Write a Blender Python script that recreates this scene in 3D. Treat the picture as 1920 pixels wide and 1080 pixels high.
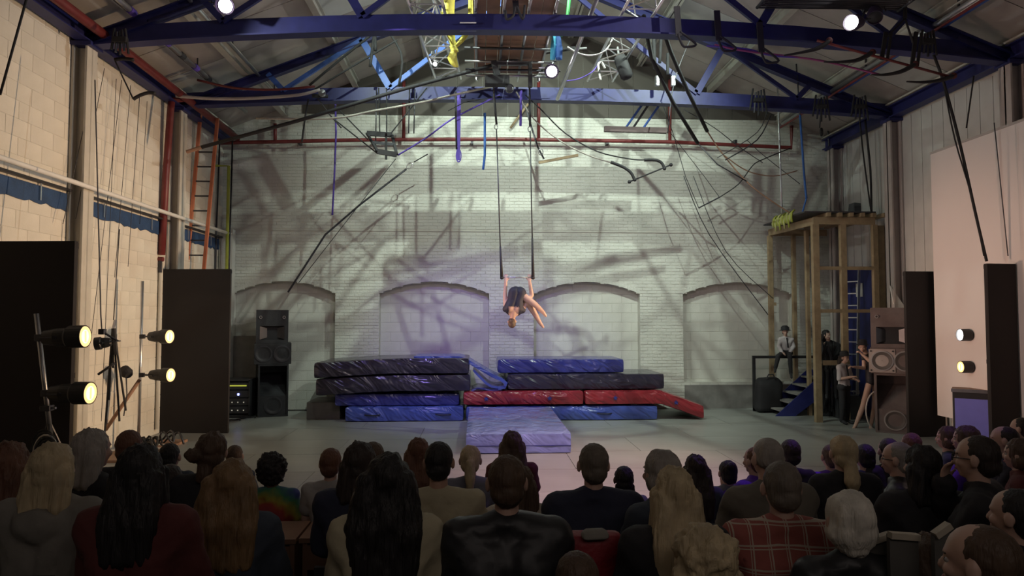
import bpy, math, random
from mathutils import Vector, Matrix, noise
V = Vector
R = math.radians
random.seed(7)
scene = bpy.context.scene
for o in list(bpy.data.objects): bpy.data.objects.remove(o)
COL = scene.collection

# ------------------------------------------------------------------ camera
H = 2.15; F = 1250.0
cam_d = bpy.data.cameras.new('camera'); cam = bpy.data.objects.new('camera', cam_d); COL.objects.link(cam)
cam_d.sensor_width = 36.0; cam_d.lens = 36.0 * F / 1920.0; cam_d.clip_end = 100; cam_d.clip_start = 0.05
cam.location = (0, 0, H); cam.rotation_euler = (R(92.5), 0, R(-2.75))
scene.camera = cam
# ------------------------------------------------------------------ world, light, exposure
w = bpy.data.worlds.new('world'); scene.world = w; w.use_nodes = True
w.node_tree.nodes['Background'].inputs[0].default_value = (0.55, 0.6, 0.75, 1)
w.node_tree.nodes['Background'].inputs[1].default_value = 0.02
scene.view_settings.view_transform = 'Standard'; scene.view_settings.look = 'None'
scene.view_settings.exposure = 0.0; scene.view_settings.gamma = 1.0
scene.view_settings.use_curve_mapping = False

def spot(name, loc, target, energy, color, angle, blend=0.5, size=0.06, parent=None):
    d = bpy.data.lights.new(name, 'SPOT'); d.energy = energy; d.color = color
    d.spot_size = R(angle); d.spot_blend = blend; d.shadow_soft_size = size
    o = bpy.data.objects.new(name, d); COL.objects.link(o)
    dirv = V(target) - V(loc)
    o.rotation_euler = dirv.to_track_quat('-Z', 'Y').to_euler()
    o.location = V(loc)
    if parent: o.parent = parent; o.location = V(loc) - parent.location
    return o
def area(name, loc, target, energy, color, sx, sy):
    d = bpy.data.lights.new(name, 'AREA'); d.energy = energy; d.color = color; d.shape = 'RECTANGLE'; d.size = sx; d.size_y = sy
    o = bpy.data.objects.new(name, d); COL.objects.link(o)
    o.rotation_euler = (V(target) - V(loc)).to_track_quat('-Z', 'Y').to_euler(); o.location = V(loc); return o

COOL = (0.84, 1.0, 0.86); WARM = (1.0, 0.66, 0.36); PURP = (0.30, 0.16, 1.0); PINK = (1.0, 0.45, 0.42)
spot('key_spot', (0.95, 10.15, 8.95), (1.3, 15.6, 3.6), 1250, COOL, 112, 0.9, 0.035)
spot('key_spot', (4.2, 10.15, 7.75), (0.6, 15.6, 3.6), 800, COOL, 116, 0.9, 0.03)
spot('key_spot', (-2.1, 10.15, 7.75), (2.0, 15.6, 3.6), 520, COOL, 116, 0.9, 0.03)
spot('key_spot_side', (5.6, 7.7, 7.45), (-6.0, 10.9, 4.9), 850, (1.0, 0.95, 0.88), 52, 0.5, 0.05)
spot('key_spot_left', (-4.8, 8.3, 6.3), (8.5, 13.2, 4.0), 420, (0.9, 0.95, 0.9), 70, 0.5, 0.05)
spot('wall_fill', (1.2, 5.0, 5.6), (1.2, 15.6, 2.4), 320, (1.0, 0.84, 0.78), 78, 0.9, 0.5)
spot('purple_spot', (-1.4, 8.7, 6.9), (-0.1, 14.6, 1.2), 1000, (0.36, 0.24, 1.0), 46, 1.0, 0.08)
spot('purple_spot_right', (4.6, 6.0, 6.4), (2.0, 7.4, 0.0), 520, (0.35, 0.12, 1.0), 60, 0.9, 0.1)
spot('floor_fill_spot', (1.6, 6.1, 6.3), (1.8, 9.0, 0.0), 2000, (1.0, 0.60, 0.50), 46, 0.8, 0.25)  # added spot, no fixture: makes the peach light on the front floor
spot('truss_purple', (3.0, 6.2, 5.8), (1.5, 9.9, 6.7), 55, (0.3, 0.1, 1.0), 130, 1.0, 0.3)
spot('pink_spot', (-4.8, 9.0, 1.4), (0.5, 11.9, 2.4), 75, (1.0, 0.22, 0.50), 22, 0.8, 0.06)
area('roof_bounce_fill', (1.2, 9.5, 0.8), (1.2, 10.5, 8.0), 36, (1.0, 0.90, 0.82), 9.0, 5.0)  # added upward light in place of light bounced onto the roof
spot('lilac_front', (-0.6, 6.2, 5.9), (0.55, 11.6, 0.2), 230, (0.50, 0.42, 1.0), 30, 1.0, 0.12)
area('audience_back_fill', (1.0, -2.2, 4.6), (1.0, 4.0, 0.9), 31, (1.0, 0.86, 0.78), 6.0, 1.5)  # added fill behind the camera, brightens the backs of the audience
area('audience_fill', (1.0, 4.5, 6.0), (1.0, 6.0, 0.0), 8, (1.0, 0.9, 0.75), 6.0, 3.0)  # added weak fill above the seats, no lamp hangs here

# ------------------------------------------------------------------ helpers
XL, XR, YB, YF = -5.95, 8.5, 15.6, -2.6
XC = (XL + XR) / 2; EZ = 6.5; SL = 0.4
def roofz(x): return EZ + SL * ((x - XL) if x < XC else (XR - x))
_cy, _sy = math.cos(R(2.75)), math.sin(R(2.75)); _cp, _sp = math.cos(R(2.5)), math.sin(R(2.5))
def ray(px, py):
    x = (px - 960) / F; z = -(py - 540) / F; y = 1.0
    y, z = y * _cp - z * _sp, y * _sp + z * _cp
    return V((x * _cy + y * _sy, -x * _sy + y * _cy, z))
def W(px, py, Y):
    r = ray(px, py); return V((0, 0, H)) + r * (Y / r.y)
def WX(px, py, X):
    r = ray(px, py); return V((0, 0, H)) + r * (X / r.x)
def WZ(px, py, Z):
    r = ray(px, py); return V((0, 0, H)) + r * ((Z - H) / r.z)

def link(o): COL.objects.link(o); return o
def thing(name, label, cat, loc=(0, 0, 0), group=None, rz=0, kind=None):
    o = link(bpy.data.objects.new(name, None)); o.location = loc; o.rotation_euler = (0, 0, rz)
    o.empty_display_size = 0.1; o['label'] = label; o['category'] = cat
    if group: o['group'] = group
    if kind: o['kind'] = kind
    return o
def tag(o, label, cat, group=None, kind=None):
    o['label'] = label; o['category'] = cat
    if group: o['group'] = group
    if kind: o['kind'] = kind
    return o
class MB:
    def __init__(s): s.v = []; s.f = []
    def add(s, vs, fs):
        b = len(s.v); s.v += [V(v) for v in vs]; s.f += [tuple(i + b for i in f) for f in fs]; return s
    def box(s, c, d, M=None):
        c = V(c); h = V(d) / 2
        vs = [V((x * h.x, y * h.y, z * h.z)) for x in (-1, 1) for y in (-1, 1) for z in (-1, 1)]
        if M is not None: vs = [M @ v for v in vs]
        return s.add([c + v for v in vs], [(0, 1, 3, 2), (4, 6, 7, 5), (0, 4, 5, 1), (2, 3, 7, 6), (0, 2, 6, 4), (1, 5, 7, 3)])
    def bb(s, x0, x1, y0, y1, z0, z1): return s.box(((x0 + x1) / 2, (y0 + y1) / 2, (z0 + z1) / 2), (abs(x1 - x0), abs(y1 - y0), abs(z1 - z0)))
    def bar(s, p0, p1, w, h, up=(0, 0, 1)):
        p0, p1 = V(p0), V(p1); d = p1 - p0; L = d.length; d.normalize()
        up = V(up)
        if abs(d.dot(up)) > 0.98: up = V((0, 1, 0))
        a = d.cross(up).normalized(); b = a.cross(d)
        M = Matrix((a, d, b)).transposed()
        return s.box((p0 + p1) / 2, (w, L, h), M)
    def ibar(s, p0, p1, w, h, t=0.02, up=(0, 0, 1)):
        p0, p1 = V(p0), V(p1); d = (p1 - p0).normalized(); u = V(up); a = d.cross(u).normalized(); b = a.cross(d)
        s.bar(p0, p1, t, h, up); s.bar(p0 + b * (h / 2 - t / 2), p1 + b * (h / 2 - t / 2), w, t, up)
        return s.bar(p0 - b * (h / 2 - t / 2), p1 - b * (h / 2 - t / 2), w, t, up)
    def tube(s, pts, r, n=8, r1=None):
        pts = [V(p) for p in pts]; m = len(pts); b = len(s.v); prev = None
        for i, p in enumerate(pts):
            d = (pts[min(i + 1, m - 1)] - pts[max(i - 1, 0)]).normalized()
            if prev is None:
                a = d.orthogonal().normalized()
            else:
                a = (prev - d * prev.dot(d)); a = a.normalized() if a.length > 1e-6 else d.orthogonal().normalized()
            prev = a; c = d.cross(a)
            rr = r if r1 is None else r + (r1 - r) * i / (m - 1)
            for k in range(n):
                t = 2 * math.pi * k / n; s.v.append(p + (a * math.cos(t) + c * math.sin(t)) * rr)
        for i in range(m - 1):
            for k in range(n):
                k2 = (k + 1) % n; s.f.append((b + i * n + k, b + i * n + k2, b + (i + 1) * n + k2, b + (i + 1) * n + k))
        s.f.append(tuple(b + k for k in range(n))[::-1]); s.f.append(tuple(b + (m - 1) * n + k for k in range(n)))
        return s
    def rings(s, rings, close=True):
        n = len(rings[0]); b = len(s.v)
        for r_ in rings: s.v += [V(p) for p in r_]
        for i in range(len(rings) - 1):
            for k in range(n):
                k2 = (k + 1) % n; s.f.append((b + i * n + k, b + i * n + k2, b + (i + 1) * n + k2, b + (i + 1) * n + k))
        if close:
            s.f.append(tuple(b + k for k in range(n))[::-1]); s.f.append(tuple(b + (len(rings) - 1) * n + k for k in range(n)))
        return s
    def lathe(s, prof, c, axis, n=20, close=True):
        c = V(c); d = V(axis).normalized(); a = d.orthogonal().normalized(); e = d.cross(a)
        return s.rings([[c + d * t + (a * math.cos(2 * math.pi * k / n) + e * math.sin(2 * math.pi * k / n)) * max(r, 1e-4) for k in range(n)] for r, t in prof], close)
    def ell(s, c, r, M=None, n=14, m=9):
        c = V(c); rs = []
        for i in range(m + 1):
            th = math.pi * (0.02 + 0.96 * i / m)
            rg = []
            for k in range(n):
                ph = 2 * math.pi * k / n
                p = V((r[0] * math.sin(th) * math.cos(ph), r[1] * math.sin(th) * math.sin(ph), r[2] * -math.cos(th)))
                if M is not None: p = M @ p
                rg.append(c + p)
            rs.append(rg)
        return s.rings(rs)
    def cap(s, p0, p1, r0, r1, n=12):
        p0, p1 = V(p0), V(p1); d = p1 - p0; L = d.length
        if L < 1e-5: return s.ell(p0, (r0, r0, r0))
        prof = [(r0 * math.cos(t), -r0 * math.sin(t)) for t in (1.45, 1.1, 0.7, 0.35, 0)] + [(r1 * math.cos(t), L + r1 * math.sin(t)) for t in (0, 0.35, 0.7, 1.1, 1.45)]
        return s.lathe(prof, p0, d, n)
    def prism(s, pts, ax, t):
        t = V(t); n = len(pts); pts = [V(p) for p in pts]
        return s.add(pts + [p + t for p in pts], [tuple(range(n))[::-1], tuple(range(n, 2 * n))] + [(k, (k + 1) % n, n + (k + 1) % n, n + k) for k in range(n)])
    def mesh(s, name, org=(0, 0, 0), smooth=False):
        me = bpy.data.meshes.new(name); o = V(org)
        me.from_pydata([v - o for v in s.v], [], s.f); me.validate(); me.update()
        if smooth: me.polygons.foreach_set('use_smooth', [True] * len(me.polygons))
        return me
    def build(s, name, mat, parent=None, smooth=False, bevel=0, label=None, stuff=False):
        org = parent.location if parent else (0, 0, 0)
        if parent is not None and parent.parent is not None: org = V(parent.location) + V(parent.parent.location)
        me = s.mesh(name, org, smooth)
        # consistent normals
        import bmesh
        bm = bmesh.new(); bm.from_mesh(me); bmesh.ops.recalc_face_normals(bm, faces=bm.faces)
        if bevel: bmesh.ops.bevel(bm, geom=list(bm.edges), offset=bevel, segments=2, affect='EDGES', profile=0.7)
        bm.to_mesh(me); bm.free()
        if smooth: me.polygons.foreach_set('use_smooth', [True] * len(me.polygons))
        o = link(bpy.data.objects.new(name, me)); me.materials.append(mat)
        if parent: o.parent = parent
        if label: o['label'] = label
        if stuff: o['kind'] = 'stuff'
        return o
def inst(name, me, parent, mat, loc=(0, 0, 0), rot=None, scl=None):
    o = link(bpy.data.objects.new(name, me)); o.parent = parent; o.location = loc
    if rot is not None: o.rotation_euler = rot
    if scl is not None: o.scale = scl
    if mat is not None and len(me.materials):
        o.material_slots[0].link = 'OBJECT'; o.material_slots[0].material = mat
    return o
def copy_tree(o, parent=None):
    c = link(o.copy())
    if parent: c.parent = parent
    for ch in list(o.children): copy_tree(ch, c)
    return c
def softbox(x0, x1, y0, y1, z0, z1, r=0.04, res=0.08, fn=None):
    c = V(((x0 + x1) / 2, (y0 + y1) / 2, (z0 + z1) / 2)); h = V(((x1 - x0) / 2, (y1 - y0) / 2, (z1 - z0) / 2)); m = MB()
    n = [max(4, min(60, int(2 * a / res))) for a in h]
    def pt(p):
        q = V([max(-(h[i] - r), min(h[i] - r, p[i])) for i in range(3)])
        d = p - q
        if d.length > 1e-6: p = q + d.normalized() * r
        p = c + p
        return fn(p) if fn else p
    for ax in range(3):
        u, v_ = (ax + 1) % 3, (ax + 2) % 3
        for sg in (-1, 1):
            b = len(m.v)
            for i in range(n[u] + 1):
                for j in range(n[v_] + 1):
                    p = V((0, 0, 0)); p[ax] = sg * h[ax]; p[u] = -h[u] + 2 * h[u] * i / n[u]; p[v_] = -h[v_] + 2 * h[v_] * j / n[v_]
                    m.v.append(pt(p))
            for i in range(n[u]):
                for j in range(n[v_]):
                    a = b + i * (n[v_] + 1) + j; q = (a, a + n[v_] + 1, a + n[v_] + 2, a + 1)
                    m.f.append(q if sg > 0 else q[::-1])
    return m
# ------------------------------------------------------------------ materials
MATS = {}
def mat(name, col, rough=0.7, metal=0.0, var=0.15, scale=6.0, bump=0.0, bscale=40.0, emit=None, es=1.0, coat=0.0, spec=0.5):
    if name in MATS: return MATS[name]
    m = bpy.data.materials.new(name); m.use_nodes = True; nt = m.node_tree; N = nt.nodes; L = nt.links
    b = N['Principled BSDF']; b.inputs['Roughness'].default_value = rough; b.inputs['Metallic'].default_value = metal
    b.inputs['Specular IOR Level'].default_value = spec
    if coat: b.inputs['Coat Weight'].default_value = coat
    tc = N.new('ShaderNodeTexCoord'); nz = N.new('ShaderNodeTexNoise'); nz.inputs['Scale'].default_value = scale; nz.inputs['Detail'].default_value = 4
    L.new(tc.outputs['Object'], nz.inputs['Vector'])
    rp = N.new('ShaderNodeValToRGB'); c0 = tuple(max(0, c * (1 - var)) for c in col) + (1,); c1 = tuple(min(1, c * (1 + var)) for c in col) + (1,)
    rp.color_ramp.elements[0].position = 0.3; rp.color_ramp.elements[1].position = 0.7
    rp.color_ramp.elements[0].color = c0; rp.color_ramp.elements[1].color = c1
    L.new(nz.outputs['Fac'], rp.inputs['Fac']); L.new(rp.outputs['Color'], b.inputs['Base Color'])
    if bump:
        n2 = N.new('ShaderNodeTexNoise'); n2.inputs['Scale'].default_value = bscale; n2.inputs['Detail'].default_value = 5
        L.new(tc.outputs['Object'], n2.inputs['Vector'])
        bp = N.new('ShaderNodeBump'); bp.inputs['Strength'].default_value = bump; bp.inputs['Distance'].default_value = 0.02
        L.new(n2.outputs['Fac'], bp.inputs['Height']); L.new(bp.outputs['Normal'], b.inputs['Normal'])
    if emit: b.inputs['Emission Color'].default_value = (*emit, 1); b.inputs['Emission Strength'].default_value = es
    MATS[name] = m; return m
def M_(n): return MATS[n]
def nodes(m): return m.node_tree.nodes, m.node_tree.links, m.node_tree.nodes['Principled BSDF']
m_brick = mat('painted_brick', (0.60, 0.60, 0.55), 0.62, var=0.10, scale=1.5, bump=0.5, bscale=30)
m_block = mat('painted_block', (0.60, 0.59, 0.54), 0.65, var=0.08, scale=2, bump=0.3, bscale=45)
m_blockl = mat('cream_block', (0.66, 0.62, 0.54), 0.65, var=0.08, scale=2, bump=0.3, bscale=45)
m_mortar = mat('painted_mortar', (0.57, 0.56, 0.51), 0.85, var=0.08, scale=5)
m_plank = mat('painted_plank', (0.52, 0.52, 0.50), 0.6, var=0.08, scale=2)
m_col = mat('cream_column', (0.50, 0.47, 0.41), 0.6, var=0.06)
m_colr = mat('column_paint', (0.42, 0.38, 0.36), 0.6, var=0.06)
m_roof = mat('roof_board', (0.40, 0.37, 0.34), 0.8, var=0.12, scale=2)
m_roofl = mat('roof_light_sheet', (0.50, 0.52, 0.49), 0.6, var=0.08, scale=2)
m_purlin = mat('cream_purlin', (0.48, 0.48, 0.43), 0.6, var=0.08)
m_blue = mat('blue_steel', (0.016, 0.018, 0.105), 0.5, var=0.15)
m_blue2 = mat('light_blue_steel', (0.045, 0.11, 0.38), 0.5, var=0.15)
m_bluep = mat('blue_board_paint', (0.02, 0.055, 0.14), 0.6, var=0.2, bump=0.3)
m_red = mat('red_pipe_paint', (0.15, 0.024, 0.024), 0.45, var=0.15)
m_orange = mat('orange_ladder_paint', (0.50, 0.16, 0.08), 0.5, var=0.15)
m_yg = mat('yellow_green_paint', (0.34, 0.38, 0.05), 0.5)
m_steel = mat('steel_tube', (0.40, 0.40, 0.42), 0.35, 0.9, var=0.15)
m_alu = mat('aluminium', (0.65, 0.66, 0.68), 0.3, 0.9, var=0.1)
m_dsteel = mat('dark_steel', (0.07, 0.07, 0.08), 0.4, 0.6)
m_black = mat('matte_black', (0.018, 0.017, 0.02), 0.75, var=0.2)
m_bflat = mat('black_flat_paint', (0.020, 0.016, 0.016), 0.85, var=0.1, scale=1)
m_bplas = mat('black_plastic', (0.03, 0.03, 0.033), 0.45)
m_rope = mat('pale_rope', (0.38, 0.36, 0.32), 0.9, bump=0.6, bscale=90)
m_brope = mat('black_rope', (0.02, 0.02, 0.022), 0.8, bump=0.5, bscale=90)
m_purps = mat('purple_strap', (0.10, 0.06, 0.38), 0.7)
m_blues = mat('blue_strap', (0.04, 0.13, 0.42), 0.7)
m_wood = mat('pine_timber', (0.30, 0.22, 0.13), 0.7, var=0.18, scale=8)
m_ply = mat('brown_plywood', (0.30, 0.17, 0.11), 0.7, var=0.15, scale=5)
m_white = mat('white_paint', (0.70, 0.69, 0.66), 0.6, var=0.04)
m_screen = mat('white_screen_cloth', (0.72, 0.66, 0.64), 0.85, var=0.03, scale=1)
def vinyl(name, col, rough=0.24):
    m = mat(name, col, rough, var=0.08, scale=3, coat=0.3)
    N, L, b = nodes(m); tc = N['Texture Coordinate']
    mp = N.new('ShaderNodeMapping'); mp.vector_type = 'TEXTURE'; mp.inputs['Rotation'].default_value = (0, R(33), R(25)); mp.inputs['Scale'].default_value = (1.3, 0.5, 0.30)
    nz = N.new('ShaderNodeTexNoise'); nz.inputs['Scale'].default_value = 1.5; nz.inputs['Detail'].default_value = 2.2; nz.inputs['Distortion'].default_value = 1.0
    bp = N.new('ShaderNodeBump'); bp.inputs['Strength'].default_value = 0.5; bp.inputs['Distance'].default_value = 0.22
    L.new(tc.outputs['Object'], mp.inputs['Vector']); L.new(mp.outputs['Vector'], nz.inputs['Vector']); L.new(nz.outputs['Fac'], bp.inputs['Height']); L.new(bp.outputs['Normal'], b.inputs['Normal'])
    return m
m_vblue = vinyl('blue_vinyl', (0.06, 0.09, 0.34)); m_vlblue = vinyl('pale_blue_vinyl', (0.19, 0.24, 0.52), 0.26)
m_vnavy = vinyl('navy_vinyl', (0.035, 0.04, 0.20)); m_vblack = vinyl('black_vinyl', (0.028, 0.024, 0.045)); m_vred = vinyl('red_vinyl', (0.27, 0.025, 0.035))
# floor sheet
m_floor = mat('stage_floor_sheet', (0.27, 0.275, 0.26), 0.32, var=0.10, scale=1.2)
N, L, b = nodes(m_floor)
tc = N['Texture Coordinate']; geo = N.new('ShaderNodeNewGeometry'); wv = N.new('ShaderNodeTexWave'); wv.inputs['Scale'].default_value = 1.6; wv.inputs['Distortion'].default_value = 0.2; wv.bands_direction = 'Y'
L.new(geo.outputs['Position'], wv.inputs['Vector'])
rr = N.new('ShaderNodeValToRGB'); rr.color_ramp.elements[0].position = 0.0; rr.color_ramp.elements[1].position = 0.05
bp = N.new('ShaderNodeBump'); bp.inputs['Strength'].default_value = 0.3; bp.inputs['Distance'].default_value = 0.003
L.new(wv.outputs['Fac'], rr.inputs['Fac']); L.new(rr.outputs['Color'], bp.inputs['Height']); L.new(bp.outputs['Normal'], b.inputs['Normal'])
# ================================================================== THE ROOM
def struct(o): o['kind'] = 'structure'; return o
# floor and its sheets
fl = struct(MB().bb(XL - 0.2, XR + 0.2, YF - 0.2, YB + 0.4, -0.12, -0.012).build('floor', mat('floor_joint', (0.08, 0.075, 0.07), 0.8)))
sx_, sy_ = 2.44, 1.22
proto = MB().bb(0.004, sx_ - 0.004, 0.004, sy_ - 0.004, -0.02, 0.0).mesh('floor_sheet'); proto.materials.append(m_floor)
j = 0; y = YB - 12 * sy_ - 0.0
while y < YB - 0.01:
    x = XL - (0 if j % 2 else 1.22)
    while x < XR:
        if x + sx_ > XL + 0.1:
            x0 = max(x, XL); x1 = min(x + sx_, XR)
            o = inst('floor_sheet', proto, fl, None, (x0, y, 0)); o.scale = ((x1 - x0) / sx_, 1, 1)
        x += sx_
    y += sy_; j += 1
# ---- back wall with four arched recesses
ARX = [(W(436, 600, YB).x, W(628, 600, YB).x), (W(711, 600, YB).x, W(917, 600, YB).x), (W(1001, 600, YB).x, W(1200, 600, YB).x), (W(1281, 600, YB).x, W(1487, 600, YB).x)]
ARZ = [0.0, 0.0, 0.0, 0.62]
SP, PK, REC = 2.70, 2.98, 0.20
def arch_top(x, i):
    a, b_ = ARX[i]; t = (x - a) / (b_ - a) * 2 - 1; return SP + (PK - SP) * (1 - t * t)
def inside(x, z):
    for i, (a, b_) in enumerate(ARX):
        if a < x < b_ and ARZ[i] < z < arch_top(x, i): return i
    return -1
wb = MB(); yf = YB; yr = YB + REC
xs = [XL, XR, XC]
for a, b_ in ARX: xs += [a + (b_ - a) * k / 12 for k in range(13)]
xs = sorted(set(xs))
for x0, x1 in zip(xs[:-1], xs[1:]):
    xm = (x0 + x1) / 2; i = -1
    for k, (a, b_) in enumerate(ARX):
        if a <= xm <= b_: i = k
    t0, t1 = roofz(x0), roofz(x1)
    if i < 0: wb.add([(x0, yf, 0), (x1, yf, 0), (x1, yf, t1), (x0, yf, t0)], [(0, 1, 2, 3)])
    else:
        z0, z1 = arch_top(x0, i), arch_top(x1, i)
        wb.add([(x0, yf, z0), (x1, yf, z1), (x1, yf, t1), (x0, yf, t0)], [(0, 1, 2, 3)])
        wb.add([(x0, yf, z0), (x1, yf, z1), (x1, yr, z1), (x0, yr, z0)], [(0, 1, 2, 3)])
        if ARZ[i] > 0:
            wb.add([(x0, yf, 0), (x1, yf, 0), (x1, yf, ARZ[i]), (x0, yf, ARZ[i])], [(0, 1, 2, 3)])
            wb.add([(x0, yf, ARZ[i]), (x1, yf, ARZ[i]), (x1, yr, ARZ[i]), (x0, yr, ARZ[i])], [(0, 1, 2, 3)])
for i, (a, b_) in enumerate(ARX):
    for x in (a, b_): wb.add([(x, yf, ARZ[i]), (x, yr, ARZ[i]), (x, yr, SP), (x, yf, SP)], [(0, 1, 2, 3)])
wb.add([(XL, yr, 0), (XR, yr, 0), (XR, yr, EZ), (XL, yr, EZ)], [(0, 1, 2, 3)])
wb.bb(XL - 0.2, XR + 0.2, yr + 0.01, yr + 0.15, 0, EZ)
wall_back = struct(wb.build('wall_back', m_mortar))
br = MB(); bw, bh, jt = 0.225, 0.075, 0.009; z = 0.0; row = 0
rnd = random.Random(3)
def brick_box(m, x0, x1, z0, z1, y, d):
    m.add([(x0, y, z0), (x1, y, z0), (x1, y, z1), (x0, y, z1), (x0 + .004, y - d, z0 + .004), (x1 - .004, y - d, z0 + .004), (x1 - .004, y - d, z1 - .004), (x0 + .004, y - d, z1 - .004)],
          [(4, 5, 6, 7), (0, 1, 5, 4), (1, 2, 6, 5), (2, 3, 7, 6), (3, 0, 4, 7)])
while z < 9.0:
    zc = z + bh / 2; x = XL - (bw / 2 if row % 2 else 0)
    spans = []
    cur = XL
    for i, (a, b_) in enumerate(ARX):
        if ARZ[i] < zc < PK - 0.005:
            if zc <= SP: l, r_ = a, b_
            else:
                t = math.sqrt(max(0, 1 - (zc - SP) / (PK - SP))); mid = (a + b_) / 2; hw = (b_ - a) / 2 * t; l, r_ = mid - hw, mid + hw
            spans.append((cur, l)); cur = r_
    spans.append((cur, XR))
    if not (4.15 < zc < 4.20):
        while x < XR:
            for a, b_ in spans:
                x0, x1 = max(x + jt / 2, a), min(x + bw - jt / 2, b_)
                if x1 - x0 > 0.03 and zc < roofz((x0 + x1) / 2) - 0.06:
                    brick_box(br, x0, x1, z + jt / 2, z + bh - jt / 2, yf, 0.006 + rnd.random() * 0.006)
            x += bw
    z += bh; row += 1
for i, (a, b_) in enumerate(ARX):
    for k in range(34):
        x0 = a + (b_ - a) * k / 34 + .002; x1 = a + (b_ - a) * (k + 1) / 34 - .002; z0, z1 = arch_top(x0, i), arch_top(x1, i)
        br.prism([(x0, yf + .02, z0), (x1, yf + .02, z1), (x1, yf + .02, z1 + .11), (x0, yf + .02, z0 + .11)], 'y', (0, -0.033, 0))
o = br.build('brick_courses', m_brick, wall_back, stuff=True)
# infill blocks, one object each
blk = {}
def block_mesh(wd, ht, d, m, ax):
    k = (round(wd, 2), round(ht, 2), m.name, ax)
    if k not in blk:
        q = MB()
        if ax == 'y': brick_box(q, 0.001, wd - 0.001, 0.003, ht - 0.003, 0, d * .6)
        else:
            q.add([(0, .002, .002), (0, wd - .002, .002), (0, wd - .002, ht - .002), (0, .002, ht - .002), (d, .005, .005), (d, wd - .005, .005), (d, wd - .005, ht - .005), (d, .005, ht - .005)], [(4, 5, 6, 7), (0, 1, 5, 4), (1, 2, 6, 5), (2, 3, 7, 6), (3, 0, 4, 7)])
        me = q.mesh('block'); me.materials.append(m); blk[k] = me
    return blk[k]
for i, (a, b_) in enumerate(ARX):
    z = 0.0; row = 0
    while z < PK - 0.02:
        if z + 0.225 > ARZ[i]:
            x = a - (0.235 if row % 2 else 0)
            while x < b_ - 0.01:
                x0, x1 = max(x, a), min(x + 0.47, b_)
                if x1 - x0 > 0.05:
                    inst('block', block_mesh(x1 - x0, 0.225, 0.012, m_block, 'y'), wall_back, None, (x0, yr, z))
                x += 0.47
        z += 0.225; row += 1
# dark dado at the foot of the wall right of the mats, ledge line half way up
MB().bb(W(1283, 700, YB).x, XR, YB - 0.03, YB - 0.013, 0, 0.55).build('dado_panel', mat('dado_grey', (0.20, 0.19, 0.18), 0.7), wall_back)
MB().bb(XL, W(480, 700, YB).x, YB - 0.03, YB - 0.013, 0, 1.72).build('dado_panel', M_('dado_grey'), wall_back)
MB().bb(XL, XR, YB - 0.02, YB - 0.0, 4.15, 4.165).build('ledge', m_mortar, wall_back)
MB().bb(W(803, 300, YB).x - .01, W(803, 300, YB).x + .01, YB - 0.018, YB, 4.17, 7.6).build('joint_strip', m_mortar, wall_back)
tag(MB().bb(XL + .02, XL + 0.32, YB - 0.20, YB - 0.014, 0, 4.15).build('wall_pier', m_brick), 'low painted pier in the left corner of the back wall', 'pier')
m_gable_shade = mat('gable_shade', (0.085, 0.075, 0.066), 0.85, var=0.1, scale=2)  # shade of the unlit gable put into the dark colour of added boards
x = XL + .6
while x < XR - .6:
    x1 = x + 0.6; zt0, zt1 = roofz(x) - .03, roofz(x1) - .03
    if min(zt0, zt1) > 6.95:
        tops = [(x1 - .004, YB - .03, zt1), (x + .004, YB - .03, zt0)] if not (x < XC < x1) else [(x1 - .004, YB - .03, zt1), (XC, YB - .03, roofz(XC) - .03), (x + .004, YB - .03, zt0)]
        MB().prism([(x + .004, YB - .03, 6.9), (x1 - .004, YB - .03, 6.9)] + tops, 'y', (0, .015, 0)).build('gable_shade_board', m_gable_shade, wall_back)
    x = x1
# ---- left wall: blocks, columns
wl = struct(MB().bb(XL - 0.25, XL, YF, YB + 0.3, 0, EZ).build('wall_left', m_mortar))
n_part = 0; rest = MB(); TY = [3.6, 6.8, 9.95, 13.0]
z = 0; row = 0
cells = []
while z < EZ - 0.1:
    y = YB - (0 if row % 2 else 0.235)
    while y > YF:
        y0, y1 = max(y - 0.47, YF), min(y, YB)
        if y1 - y0 > 0.05: cells.append((y0, y1, z))
        y -= 0.47
    z += 0.235; row += 1
vis = sorted([c for c in cells if c[0] > 8.2 and c[2] > 2.0], key=lambda c: c[0])[:300]; vs = set(vis)
for c in cells:
    y0, y1, z = c
    if c in vs: inst('block', block_mesh(y1 - y0, 0.235, 0.006, m_blockl, 'x'), wl, None, (XL, y0, z))
    else:
        rest.add([(XL, y0 + .004, z + .004), (XL, y1 - .004, z + .004), (XL, y1 - .004, z + .231), (XL, y0 + .004, z + .231), (XL + .006, y0 + .007, z + .007), (XL + .006, y1 - .007, z + .007), (XL + .006, y1 - .007, z + .228), (XL + .006, y0 + .007, z + .228)], [(4, 5, 6, 7), (0, 1, 5, 4), (1, 2, 6, 5), (2, 3, 7, 6), (3, 0, 4, 7)])
rest.build('block_courses', m_blockl, wl, stuff=True)
for k, y in enumerate(TY):
    c = thing('wall_column', ['', '', 'cream steel column on left wall, nearer the audience', 'cream steel column on left wall beside the red standpipe'][k] or 'cream steel column on left wall beside the seating', 'column', (XL + 0.12, y, 0), 'columns of the left wall')
    MB().ibar((XL + 0.13, y, 0), (XL + 0.13, y, 6.1), 0.26, 0.22, 0.03, up=(1, 0, 0)).build('shaft', m_col, c)
    MB().bb(XL + 0.011, XL + 0.30, y - 0.16, y + 0.16, 6.1, 6.16).build('cap_plate', m_blue, c)
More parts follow.
